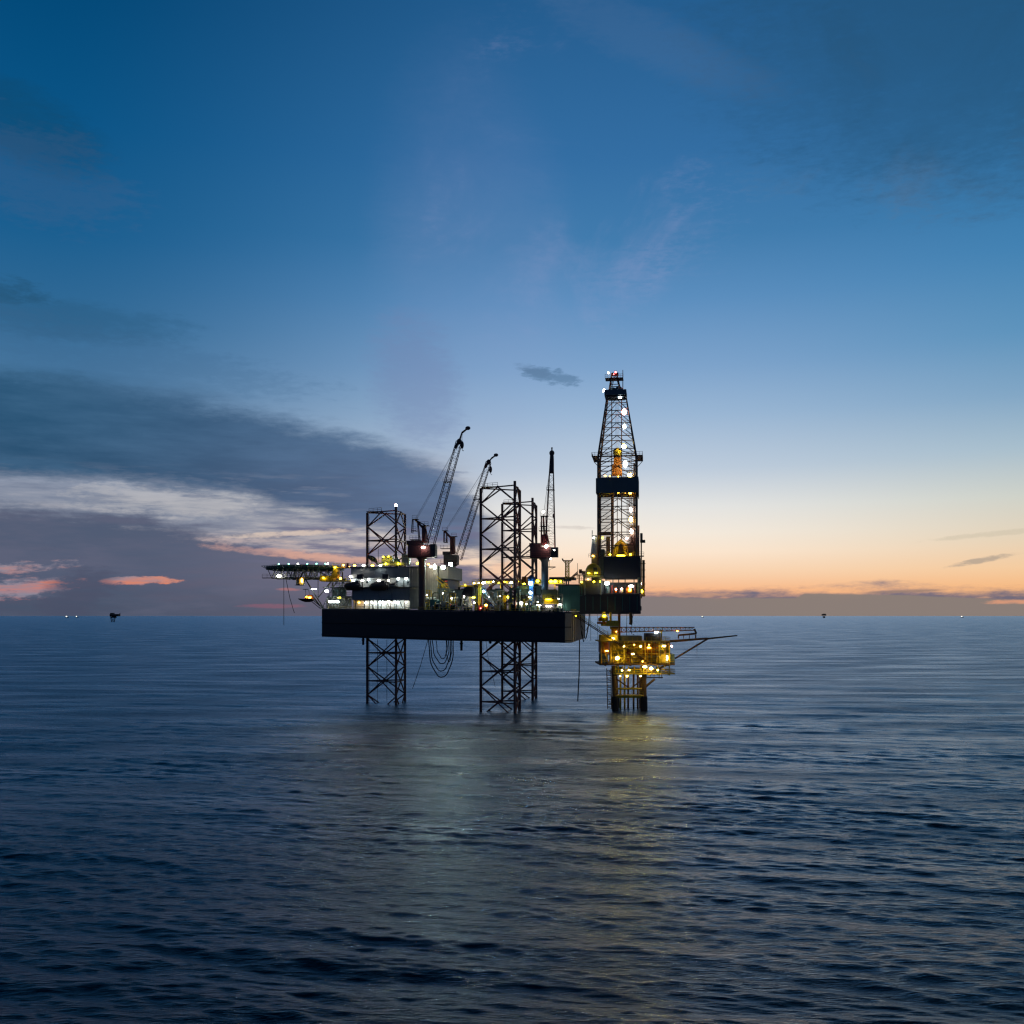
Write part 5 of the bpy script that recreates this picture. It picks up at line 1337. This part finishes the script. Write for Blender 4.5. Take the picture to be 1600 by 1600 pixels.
# ================================================================== main deck equipment
def base_of(px, v):
    u = U(px, v); return (u, v, deck(u))
def module(name, label, cat, px0, px1, py0, py1, v, d, mt, ribs=5, frame='frame_dark', roof=True, door=True):
    t = thing(name, label, cat, base_of((px0+px1)/2, v)); u0, u1 = U(px0, v), U(px1, v)
    z0 = max(Z(py1, u0, v), deck(u0)+0.02); z1 = Z(py0, u0, v)
    part('casing', MB().box(u0+0.08, u1-0.08, v+0.06, v+d, z0+0.15, z1-0.1), M[mt], t)
    m = MB()
    for x in (u0, u1-0.16):
        m.box(x, x+0.16, v-0.02, v+0.14, z0, z1); m.box(x, x+0.16, v+d-0.1, v+d+0.06, z0, z1)
    m.box(u0+0.165, u1-0.165, v-0.01, v+0.13, z1-0.14, z1+0.01); m.box(u0+0.165, u1-0.165, v-0.01, v+0.13, z0, z0+0.16)
    part('corner_frame', m, M[frame], t)
    if ribs:
        m = MB()
        for k in range(ribs):
            x = u0+0.35+(u1-u0-0.7)*k/max(1,ribs-1); m.box(x-0.07, x+0.07, v-0.02, v+0.055, z0+0.25, z1-0.25)
        part('rib', m, M[mt], t)
    if door:
        part('door', MB().box(u0+(u1-u0)*0.55, u0+(u1-u0)*0.8, v-0.06, v-0.025, z0+0.2, min(z1-0.3, z0+2.2)), M[frame], t)
    if roof:
        m = MB().lathe((u0+(u1-u0)*0.3, v+d*0.5, z1), [(0.35,-0.1),(0.35,0.5),(0.55,0.55),(0.3,0.85)], 10); m.box(u0+(u1-u0)*0.55, u0+(u1-u0)*0.85, v+d*0.3, v+d*0.7, z1-0.05, z1+0.35)
        part('roof_vent', m, M[frame], t)
    return t
t = module('equipment_module', 'dark teal control module on deck between the lattice legs and the upright crane', 'module', 806, 846, 915, 930, -19, 6, 'teal', 8)
lamp(t, 819, 912.2, -19.8, 1.0, .45, 'L_yellow', d=.3)
module('equipment_module', 'grey green module right behind the white strut on deck', 'module', 757, 784, 921, 951, -9, 6, 'teal', 7)
module('equipment_module', 'slate green box module right of the pale post crane', 'module', 710, 726, 921, 947, -7, 6, 'teal', 0)
module('equipment_module', 'low dark module under the dark teal control module', 'module', 800, 823, 931, 939, -17, 5, 'windwall', 4)
module('shipping_container', 'pale container behind the yellow king post', 'container', 738.5, 748, 917.5, 930, -14, 3, 'wall_cream', 4)
module('shipping_container', 'bright blue container low on deck right of the yellow king post', 'container', 765, 779, 943, 951.5, -24, 3, 'blue', 6, roof=False)
module('shipping_container', 'small orange container on the yellow lit rack behind the tallest leg', 'container', 815.5, 822.5, 901, 911, -4, 3, 'orange', 3, roof=False)
t = module('power_cabinet', 'cream cabinet with a white strip lamp across its top', 'cabinet', 804.5, 817, 940, 951.8, -27, 2.2, 'wall_cream', 0, roof=False)
tube_lamp(t, 808.5, 816.5, 942.2, -27.4, .5, 'L_white')
module('power_cabinet', 'teal ribbed cabinet with lit edges left of the crane foot', 'cabinet', 829, 845, 945.5, 955, -28, 2.5, 'teal', 9, roof=False)
t = module('power_cabinet', 'black cabinet under the upright crane foot with a white strip lamp', 'cabinet', 845.5, 868, 949.5, 957, -29, 2, 'windwall2', 0, roof=False, door=False)
tube_lamp(t, 853.5, 862, 947, -29.4, .35, 'L_white')
module('paint_locker', 'red brown locker with a red lamp at the foot of the yellow king post', 'locker', 746.5, 762, 945.5, 956, -28, 2.2, 'red', 0, roof=False)
t = module('crane_foot', 'olive box foundation under the upright crane with a yellow platform', 'foundation', 846, 870, 921, 943, -26.5, 5, 'olive', 4, roof=False)
m = MB(); solidbox(m, 850, 872, 936, 943.5, -27.6, -26.6); m.rail([G(849,936,-27.6), G(873,936,-27.6)], r=0.06, step=1.0); part('platform', m, M['yellow'], t)
lamp(t, 857, 936.5, -28.2, 2.2, .4, 'L_yellow', d=.3); lamp(t, 875, 944.8, -28.2, 1.2, .5, 'L_white')
# pumps and skids
def skid(label, px0, px1, py0, v, mt, mt2='frame_grey'):
    t = thing('pump_skid', label, 'pump skid', base_of((px0+px1)/2, v)); u0, u1 = U(px0, v), U(px1, v); z0 = deck(u0)+0.02; z1 = Z(py0, u0, v); h = z1-z0
    m = MB().box(u0, u1, v, v+2.2, z0, z0+0.3); m.rail([(u0,v,z0+.3),(u1,v,z0+.3)], r=0.05, step=1.0); part('frame', m, M['frame_dark'], t)
    m = MB().box(u0+(u1-u0)*.1, u0+(u1-u0)*.5, v+0.3, v+1.9, z0+0.3, z0+h*0.62); m.bar((u0+(u1-u0)*.5,v+1.1,z0+h*.4),(u0+(u1-u0)*.9,v+1.1,z0+h*.4),h*.22,n=12); part('engine', m, M[mt], t)
    m = MB().path([(u0+(u1-u0)*.25,v+1.1,z0+h*.6),(u0+(u1-u0)*.25,v+1.1,z0+h*.92),(u0+(u1-u0)*.4,v+1.1,z1),(u0+(u1-u0)*.75,v+1.0,z1)],0.2,8).bar((u0+(u1-u0)*.85,v+1,z0),(u0+(u1-u0)*.85,v+1,z1-0.3),0.16,n=8).bar((u0+(u1-u0)*.6,v+.4,z0+.2),(u0+(u1-u0)*.6,v+.4,z0+h*.8),0.14,n=8)
    m.ball((u0+(u1-u0)*.85,v+1,z0+h*.55),.35,.35,.4,8,5)
    part('pipework', m, M[mt2], t)
    return t
skid('dark green pump skid at the foot of the pale wing wall', 670, 688, 926, -23, 'green', 'olive')
t = skid('pale grey pipe manifold skid between the green pump and the slate module', 686, 701, 929, -25.5, 'wall_cream', 'wall_cream')
skid('olive pump skid in front of the slate green module', 698, 714, 925, -22, 'olive', 'wall_cream')
t = skid('low grey pump skid below the black cowl', 722, 738, 938, -28, 'frame_grey', 'wall_white'); lamp(t, 741, 941.8, -28.6, .6, .5, 'L_white')
skid('olive pump skid left of the second yellow post', 772, 788, 938, -27, 'olive', 'frame_grey')
t = skid('green pump skid below the low dark module', 820, 834, 938, -28.5, 'green', 'frame_grey'); lamp(t, 842, 945.5, -29, 1.6, .5, 'L_white'); lamp(t, 828, 933.5, -29, 1.0, .4, 'L_yellow')
skid('dark pump skid at the aft rail below the green girder', 868, 879, 945, -29, 'windwall', 'wall_cream')
def tank(label, px0, px1, py0, py1, v, mt):
    t = thing('storage_tank', label, 'tank', base_of((px0+px1)/2, v)); u0, u1 = U(px0, v), U(px1, v); z0 = Z(py1,u0,v); z1 = Z(py0,u0,v); r = (z1-z0)/2
    m = MB().bar((u0+r*.4,v+r,z0+r),(u1-r*.4,v+r,z0+r),r,n=16).ball((u0+r*.4,v+r,z0+r),r*.5,r,r,12,8,-0.99).ball((u1-r*.4,v+r,z0+r),r*.5,r,r,12,8,-0.99); part('shell', m, M[mt], t)
    m = MB()
    for f in (.25,.75): m.box(u0+(u1-u0)*f-.2, u0+(u1-u0)*f+.2, v+.1, v+2*r-.1, deck(u0)+.01, z0+r*.5)
    part('saddle', m, M['frame_dark'], t)
    return t
tank('round ended grey tank on saddles behind the pump skids', 664, 682, 933, 943, -18, 'frame_grey')
tank('cream tank on saddles left of the black cowl', 700, 716, 932, 943, -15.5, 'wall_cream')
tank('dark teal tank on saddles under the dark teal module', 822, 842, 931, 941, -14, 'teal')
# black hooded exhaust cowl
v = -27; t = thing('exhaust_cowl', 'black hooded exhaust cowl on a grey post above the deck', 'exhaust cowl', base_of(732, v))
m = MB(); prof = [(721,935),(723.5,926),(727,919),(731,916.2),(739.5,917),(740,930),(736,932.5),(729,931.5)]
pp = [G(x,y,v) for x, y in prof]
vs = [(p.x, v-1.3, p.z) for p in pp] + [(p.x, v+1.3, p.z) for p in pp]; n = len(pp)
m.add(vs, [tuple(range(n)), tuple(reversed(range(n,2*n)))] + [(k,n+k,n+(k+1)%n,(k+1)%n) for k in range(n)]); part('hood', m, M['black'], t)
c = G(733,931,v); part('duct', MB().bar((c.x,v,c.z+.3),(c.x,v,deck(c.x)),0.6,n=12), M['pedestal_pale'], t)
c = G(724.5,933,v); part('duct', MB().bar((c.x,v,c.z+.3),(c.x-.8,v,deck(c.x)),0.3,n=8), M['frame_grey'], t); lamp(t, 725, 932.5, v-1.5, .45, .8, 'L_white')
# yellow king posts
def kingpost(label, px, w, py0, py1, v, extra=None):
    t = thing('king_post', label, 'post', base_of(px, v)); c = G(px, py0, v); r = w/2*293/1600; zb_ = max(deck(c.x), Z(py1,c.x,v))
    m = MB().box(c.x-r, c.x+r, v-r, v+r, deck(c.x)+.01, c.z)
    for k in range(5): m.box(c.x-r-.08, c.x+r+.08, v-r-.08, v+r+.08, deck(c.x)+.6+k*(c.z-deck(c.x)-1)/5, deck(c.x)+.72+k*(c.z-deck(c.x)-1)/5)
    part('column', m, M['yellow'], t)
    m = MB().box(c.x-1.9, c.x+0.9, v-1.2, v+1.2, c.z+.01, c.z+.2); m.rail([(c.x-1.9,v-1.2,c.z+.2),(c.x+.9,v-1.2,c.z+.2)], r=0.05, step=0.9); m.bar((c.x-1.7,v,c.z),(c.x-r,v,c.z-1.6),0.1)
    part('top_platform', m, M['yellow'], t)
    return t
t = kingpost('tall yellow king post standing on deck right of the black cowl', 749.5, 4.6, 913, 948, -27)
lamp(t, 754.8, 911, -28.6, .9, .6, 'L_white'); lamp(t, 755.8, 924.2, -28.2, .9, .9, 'L_blue'); lamp(t, 759.5, 945.6, -29, 1.0, .8, 'L_warm'); lamp(t, 751, 950.3, -29.2, .5, .5, 'L_red'); lamp(t, 741, 911, -28.6, .4, .5, 'L_white'); lamp(t, 740, 933.5, -28, 1.2, .5, 'L_yellow')
t = kingpost('shorter yellow post between the grey green module and the dark module', 788.5, 4.4, 931, 946, -25)
lamp(t, 793.5, 933, -26.4, .7, .8, 'L_yellow')
# slanted white strut
v = -24; t = thing('loading_boom', 'slim white boom slanting down to the right from the tall yellow post', 'boom', base_of(772, v))
part('girder', MB().lattice(G(754,917,v), G(773,946,v), .6,.6,.6,.6,(0,1,0),(0.8,0,0.6),14,.12,.06), M['wall_white'], t)
m = MB().bar(G(773,945,v), G(773,956,v), .22).bar(G(773,946,v), G(782,951,v), .12).bar(G(766,952,v),G(773,943,v),.1); part('stand', m, M['frame_grey'], t)
# lit pipe rack walkway running along the far side of the deck
v = -2; t = thing('pipe_rack_walkway', 'long yellow lit walkway and pipe rack along the deck behind the lattice legs', 'walkway', base_of(810, v))
m = MB(); solidbox(m, 744, 882, 911.3, 912.6, v, v+3); part('walkway_floor', m, M['frame_grey'], t)
m = MB(); solidbox(m, 750, 805, 904.2, 905.2, v+.5, v+3); solidbox(m, 858, 897, 901.6, 905.2, v-6, v+3); part('roof_beam', m, M['windwall2'], t)
m = MB(); solidbox(m, 756, 880, 906, 911, v+2.2, v+2.5); part('back_panel', m, M['yellow'], t)
m = MB(); m.rail([G(744,911.3,v), G(882,911.3,v)], r=0.055, step=1.6)
for px in range(748, 884, 9): m.bar(G(px,904.5,v+.6), G(px,911.3,v+.6), .1, n=5); 
for px in range(748, 884, 17): m.bar(G(px,912.5,v+.6), (U(px,v+.6),v+.6,deck(U(px,v))), .16, n=6)
part('railing', m, M['yellow'], t)
m = MB()
for k in range(6): m.bar(G(752,906+k*.8,v+1), G(880,906+k*.8,v+1), .09, n=5)
part('pipe', m, M['olive'], t)
for px, py, w, h, mt in ((756,910,1.3,.6,'L_white'),(763,909.5,1.0,.45,'L_yellow'),(771,909,.5,.5,'L_white'),(778,910,1.2,.45,'L_yellow'),(788,909.5,1.5,.5,'L_yellow'),(798.5,910,.8,.8,'L_white'),
                  (811,909,1.0,.7,'L_yellow'),(840,908,1.2,1.0,'L_yellow'),(861,908.5,1.5,1.0,'L_yellow'),(867.5,908.5,1.6,1.1,'L_yellow'),(876,908.5,.5,.8,'L_yellow'),(748,911,.5,.5,'L_white')):
    lamp(t, px, py, v-.9, w, h, mt, name='walkway_light')
# far yellow walkway between the pale crane post and the tall post
v = 14; t = thing('cross_walkway', 'pale yellow walkway spanning from the pale crane post to the tall yellow post', 'walkway', base_of(728, v))
m = MB(); solidbox(m, 709, 746, 914.5, 917, v, v+1.5); part('floor_beam', m, M['yellow'], t)
m = MB(); m.rail([G(709,914.5,v), G(746,914.5,v)], r=0.06, step=1.4); part('railing', m, M['yellow'], t)
m = MB()
for px in (711,726,742): m.bar(G(px,917,v+.6), (U(px,v+.6),v+.6,deck(U(px,v))), .2)
part('support_post', m, M['frame_grey'], t)
lamp(t, 727, 913.8, v-.5, .4, .4, 'L_yellow')
# recess railing in yellow and red beside the wing
v = -16; t = thing('stair_landing', 'yellow and red stair landing in front of the blue recess of the wing', 'stairs', base_of(692, v))
m = MB(); m.stairs(G(699,919,v), G(682,905,v), 1.0, (0,1,0)); m.rail([G(685,918,v), G(700,918,v)], r=.07, step=.9); solidbox(m, 688.5, 693, 914, 917.8, v-.2, v+.4); solidbox(m, 683,701,918,919,v-.4,v+1.5); part('flight', m, M['yellow'], t)
m = MB(); solidbox(m, 694.6, 699, 907, 909, v, v+.3); solidbox(m, 696, 699, 911, 914.5, v, v+.3); part('hose_box', m, M['red'], t)
m = MB(); 
for px in (684,700): m.bar(G(px,919,v+.5), (U(px,v),v+.5,deck(U(px,v))), .18)
part('support_post', m, M['frame_grey'], t)
# dark round float tower with brilliant lamp
v = -26; t = thing('flood_tower', 'dark blue lamp tower with round hood and two brilliant bluish floodlights', 'lamp tower', base_of(829, v))
c = G(830.5, 906, v); part('hood', MB().ball((c.x,v+.3,c.z),1.15,1.0,1.2,14,8), M['blue'], t)
m = MB().box(c.x-.7, c.x+.5, v, v+.8, deck(c.x)+.01, c.z-.8)
for k in range(6): m.bar((c.x-.9,v-.1,deck(c.x)+1+k*1.1),(c.x+.7,v-.1,deck(c.x)+1+k*1.1),.06,n=4)
part('column', m, M['blue'], t); lamp(t, 829, 911.5, v-1.3, 1.5, 1.4, 'L_blue'); lamp(t, 829, 926, v-1.0, 1.1, 1.0, 'L_cool'); lamp(t, 827.5, 933, v-1.0, .9, .5, 'L_white')
# yellow lattice mast with T head
v = -8; t = thing('lattice_mast', 'yellow lattice mast with a T shaped head near the drill tower', 'mast', base_of(886.5, v))
part('mast_frame', MB().lattice(G(886.4,905,v), G(886.4,877,v), 1.1,1.0,1.1,1.0,(1,0,0),(0,1,0),7,.13,.1), M['yellow'], t)
m = MB(); a, b = G(880,876.3,v), G(893.5,876.3,v); m.bar(a,b,.2).bar(a,a+Vector((-.25,0,.7)),.22).bar(b,b+Vector((.25,0,.7)),.22).bar(G(889,881,v),G(893,877,v),.09).bar(G(884,881,v),G(880.5,877,v),.09); part('cross_head', m, M['jacket'], t)
part('foot_frame', MB().box(a.x+.2,b.x-.2,v-1,v+1,Z(908,a.x,v),Z(905,a.x,v)).bar((a.x+1,v,Z(908,a.x,v)),(a.x+1,v,deck(a.x)),.2).bar((b.x-1,v,Z(908,a.x,v)),(b.x-1,v,deck(a.x)),.2), M['frame_dark'], t)
v = -7; t = thing('burner_boom', 'dark brown burner boom folded beside the yellow dome tank', 'boom', base_of(903, v))
part('girder', MB().lattice(G(893,903,v), G(903,894,v), .6,.5,.6,.5,(0,1,0),(0,0,1),6,.1,.05).bar(G(902.5,905,v),G(902.5,880,v),.07,n=5), M['tower'], t)
m = MB(); solidbox(m, 904.5, 909, 889.5, 896, v-.8, v+.8); solidbox(m, 909.2, 914, 892, 897, v-.6, v+.8); solidbox(m, 896, 918, 897.5, 899, v-.9, v+.9); m.bar(G(905,899,v),G(905,912,v),.2); m.bar(G(912,899,v),G(912,912,v),.16); part('burner_head', m, M['tower'], t)
# crane rest booms: slim brackets seen at the foot of the masts
v = -23; t = thing('boom_rest', 'thin bracket arm sticking out from the right side of the upright crane post', 'bracket', tuple(G(857.5,886,v)))
part('arm', MB().bar(G(855,886,v), G(868,886,v), .16).bar(G(868,886,v), G(858,890.5,v), .06,n=4).bar(G(858.5,886,v),G(858.5,874,v),.06,n=4), M['frame_dark'], t)

# ================================================================== far away
def far_platform(label, pts, Y, base_px, deckbox, extra):
    c = P(base_px, HOR, Y); t = thing('distant_platform', label, 'platform', (c.x, Y, 0), rig=False, group=None)
    m = MB(); (x0,x1,y0,y1) = deckbox; wbox(m, x0, x1, y0, y1, Y-12, Y+12); part('topside', m, M['far'], t)
    m = MB()
    for e in extra: wbox(m, *e, Y-8, Y+8)
    part('deck_house', m, M['far'], t)
    m = MB(); a0, a1, b0, b1, yt = pts
    for Y2 in (Y-7, Y+7): 
        for (p, q) in ((a0,b0),(a1,b1)):
            s = P(p, yt, Y2); m.bar(s, Vector((P(q,HOR,Y2).x, Y2, -3)), Y/2600, n=6)
        m.bar(P(a0,yt,Y2), Vector((P(b1,HOR,Y2).x,Y2,-1)), Y/4200, n=5); m.bar(P(a1,yt,Y2), Vector((P(b0,HOR,Y2).x,Y2,-1)), Y/4200, n=5)
    part('jacket', m, M['far'], t)
    return t
t = far_platform('tiny dark platform silhouette on the left horizon, wider at the top', (172.5,181,174.5,178,962), 4700, 177, (171.2,185,959.4,963), ((172,177,957.6,959.3),(174,180,963,965.4)))
part('flare_boom', MB().bar(P(184,961,4700), P(188.5,957.8,4700), 1.6, 1.0), M['far'], t)
far_platform('tiny dark platform speck on the right horizon', (1286,1289,1286.5,1288.5,962.5), 13000, 1287.5, (1284.6,1291,959.6,961.8), ((1286,1290,958.9,959.5),))
def ship(label, px, Y, L_, s):
    x = P(px,HOR,Y).x; t = thing('distant_ship', label, 'ship', (x, Y, 0), rig=False)
    m = MB(); vs = [(x-L_/2,Y-6,7),(x+L_/2,Y,8),(x-L_/2,Y+6,7),(x-L_*.46,Y-5,0),(x+L_*.42,Y,0),(x-L_*.46,Y+5,0)]
    m.add(vs, [(0,1,2),(3,5,4),(0,3,4,1),(1,4,5,2),(2,5,3,0)]); part('ship_hull', m, M['far'], t)
    part('deck_house', MB().box(x-L_*.4,x-L_*.15,Y-5,Y+5,7.01,16), M['far'], t)
    part('mast', MB().bar((x,Y,7.5),(x,Y,24),.8,.5), M['far'], t)
    part('deck_light', MB().ball((x-L_*.27,Y-6.5,17),s,2,s*.6,8,5), M['L_far'], t)
ship('brighter of the two far ship lights on the left horizon', 105.5, 15000, 46, 11)
ship('fainter of the two far ship lights on the left horizon', 120.8, 16000, 40, 9)
ship('lone far ship light on the horizon near the right edge', 1503.5, 15000, 44, 10)
ship('faint far ship light on the horizon right of the drilling platform', 1098, 16000, 36, 8)

# ================================================================== small fittings crowding the main deck
def side_v(u):                       # near edge of the deck at this station
    return -31.0 if u > -14.5 else -31.0 + (-14.5-u)/44.1*18.5
def fitting(name, label, cat, px, off, group=None):
    u = U(px, -30); v = side_v(u) + off
    return thing(name, label, cat, (u, v, deck(u)), group=group), u, v, deck(u)
rf = random.Random(21)
for k, px in enumerate((671, 684, 696, 711, 722, 743, 766, 781, 797, 812, 826, 840)):
    t, u, v, z = fitting('vent_pipe', 'short gooseneck vent pipe in the row along the near deck edge', 'vent pipe', px, 1.3, 'gooseneck vents along the near deck edge')
    h = 1.3 + 0.5*(k % 3)
    part('pipe', MB().path([(u,v,z),(u,v,z+h),(u+.15,v,z+h+.3),(u+.42,v,z+h+.32),(u+.55,v,z+h+.05)], .16, 7), M[('frame_grey','wall_cream','yellow')[k % 3]], t)
    part('vent_head', MB().bar((u+.55,v,z+h+.08),(u+.55,v,z+h-.25),.26,n=8), M['frame_dark'], t)
for px in (692, 729, 757, 805, 862):
    t, u, v, z = fitting('mooring_bollard', 'stubby twin mooring bollard in the row at the near deck edge', 'bollard', px, .9, 'mooring bollards at the near deck edge')
    for e in (-.55, .55): part('post', MB().lathe((u+e,v,z), [(.28,.02),(.26,.7),(.36,.75),(.36,.92)], 10), M['black'], t)
    part('base_plate', MB().box(u-1,u+1,v-.4,v+.4,z+.005,z+.08), M['frame_dark'], t)
def reel(px, off, r, mt, label):
    t, u, v, z = fitting('cable_reel', label, 'cable reel', px, off)
    for e in (-.7, .7): part('flange', MB().bar((u+e-.05,v,z+r+.25),(u+e+.05,v,z+r+.25),r,n=18), M[mt], t)
    part('cable_drum', MB().bar((u-.6,v,z+r+.25),(u+.6,v,z+r+.25),r*.72,n=16), M['black'], t)
    part('stand', MB().bar((u-.9,v-.6,z),(u-.9,v,z+r+.25),.09).bar((u-.9,v+.6,z),(u-.9,v,z+r+.25),.09).bar((u+.9,v-.6,z),(u+.9,v,z+r+.25),.09).bar((u+.9,v+.6,z),(u+.9,v,z+r+.25),.09), M['frame_grey'], t)
reel(679, 3.6, 1.2, 'yellow', 'yellow flanged cable reel left of the pale manifold skid')
reel(706, 3.2, 1.0, 'red', 'red flanged cable reel in front of the olive pump skid')
reel(800, 3.4, 1.1, 'orange', 'orange flanged cable reel left of the cream cabinet')
def frame_tower(px0, px1, py0, v, mt, label):
    u0, u1 = U(px0, v), U(px1, v); t = thing('scaffold_tower', label, 'scaffold', ((u0+u1)/2, v, deck(u0))); z0, z1 = deck(u0)+.01, Z(py0, u0, v)
    m = MB()
    for x in (u0, u1):
        for y in (v, v+2.4): m.bar((x,y,z0),(x,y,z1),.12,n=5)
    nl = max(2, int((z1-z0)/2.2))
    for k in range(1, nl+1):
        z = z0+(z1-z0)*k/nl
        for y in (v, v+2.4): m.bar((u0,y,z),(u1,y,z),.09,n=4)
        m.bar((u0,v,z-(z1-z0)/nl),(u1,v,z),.06,n=4)
    part('frame', m, M[mt], t)
    m = MB(); n = max(3, int((u1-u0)/.55))
    for k in range(n):
        x = u0+.3+(u1-u0-.6)*k/max(1,n-1); top = z0+(z1-z0)*rf.uniform(.5,1.0)
        m.path([(x,v+.7,z0),(x,v+.7,top-.3),(x+.2,v+.8,top),(min(u1,x+1.2),v+1.0,top)], rf.uniform(.07,.16), 6)
    part('pipework', m, M[rf.choice(('wall_cream','frame_grey','olive','yellow'))], t)
    m = MB()
    for k in range(n):
        x = u0+.3+(u1-u0-.6)*k/max(1,n-1); z = z0+rf.uniform(.6,(z1-z0)*.7); m.bar((x-.22,v+.45,z),(x+.22,v+.45,z),.2,n=8).bar((x,v+.45,z),(x,v+.1,z),.05,n=4).bar((x,v+.1,z),(x,v+.04,z),.24,n=10)
    part('valve', m, M[rf.choice(('red','yellow','silver'))], t)
    return t
for a in ((664,671,922,-19.5,'yellow','yellow pipe frame at the foot of the wing wall, left of the green pump skid'),
          (688,697,919,-20,'wall_cream','pale pipe frame behind the manifold skid'),
          (702,709,927,-24.5,'yellow','small yellow pipe frame in front of the pale crane post'),
          (758,770,925,-20.5,'frame_grey','grey pipe frame between the white strut and the yellow king post'),
          (775,786,923,-18,'wall_cream','pale pipe frame behind the shorter yellow post'),
          (795,806,927,-23,'olive','olive pipe frame right of the shorter yellow post'),
          (818,828,936,-22,'yellow','low yellow pipe frame under the blue lamp tower'),
          (834,846,932,-20,'frame_grey','grey pipe frame left of the olive crane foot'),
          (868,878,928,-24.5,'wall_cream','pale pipe frame right of the olive crane foot')):
    t = frame_tower(*a)
    lamp(t, (a[0]+a[1])/2, a[2]+8, a[3]+1.8, .6, .45, rf.choice(('L_white','L_yellow','L_white')), d=.3, name='hidden_fill_light')  # added lamps half hidden inside the frames, to brighten the deck modules around them
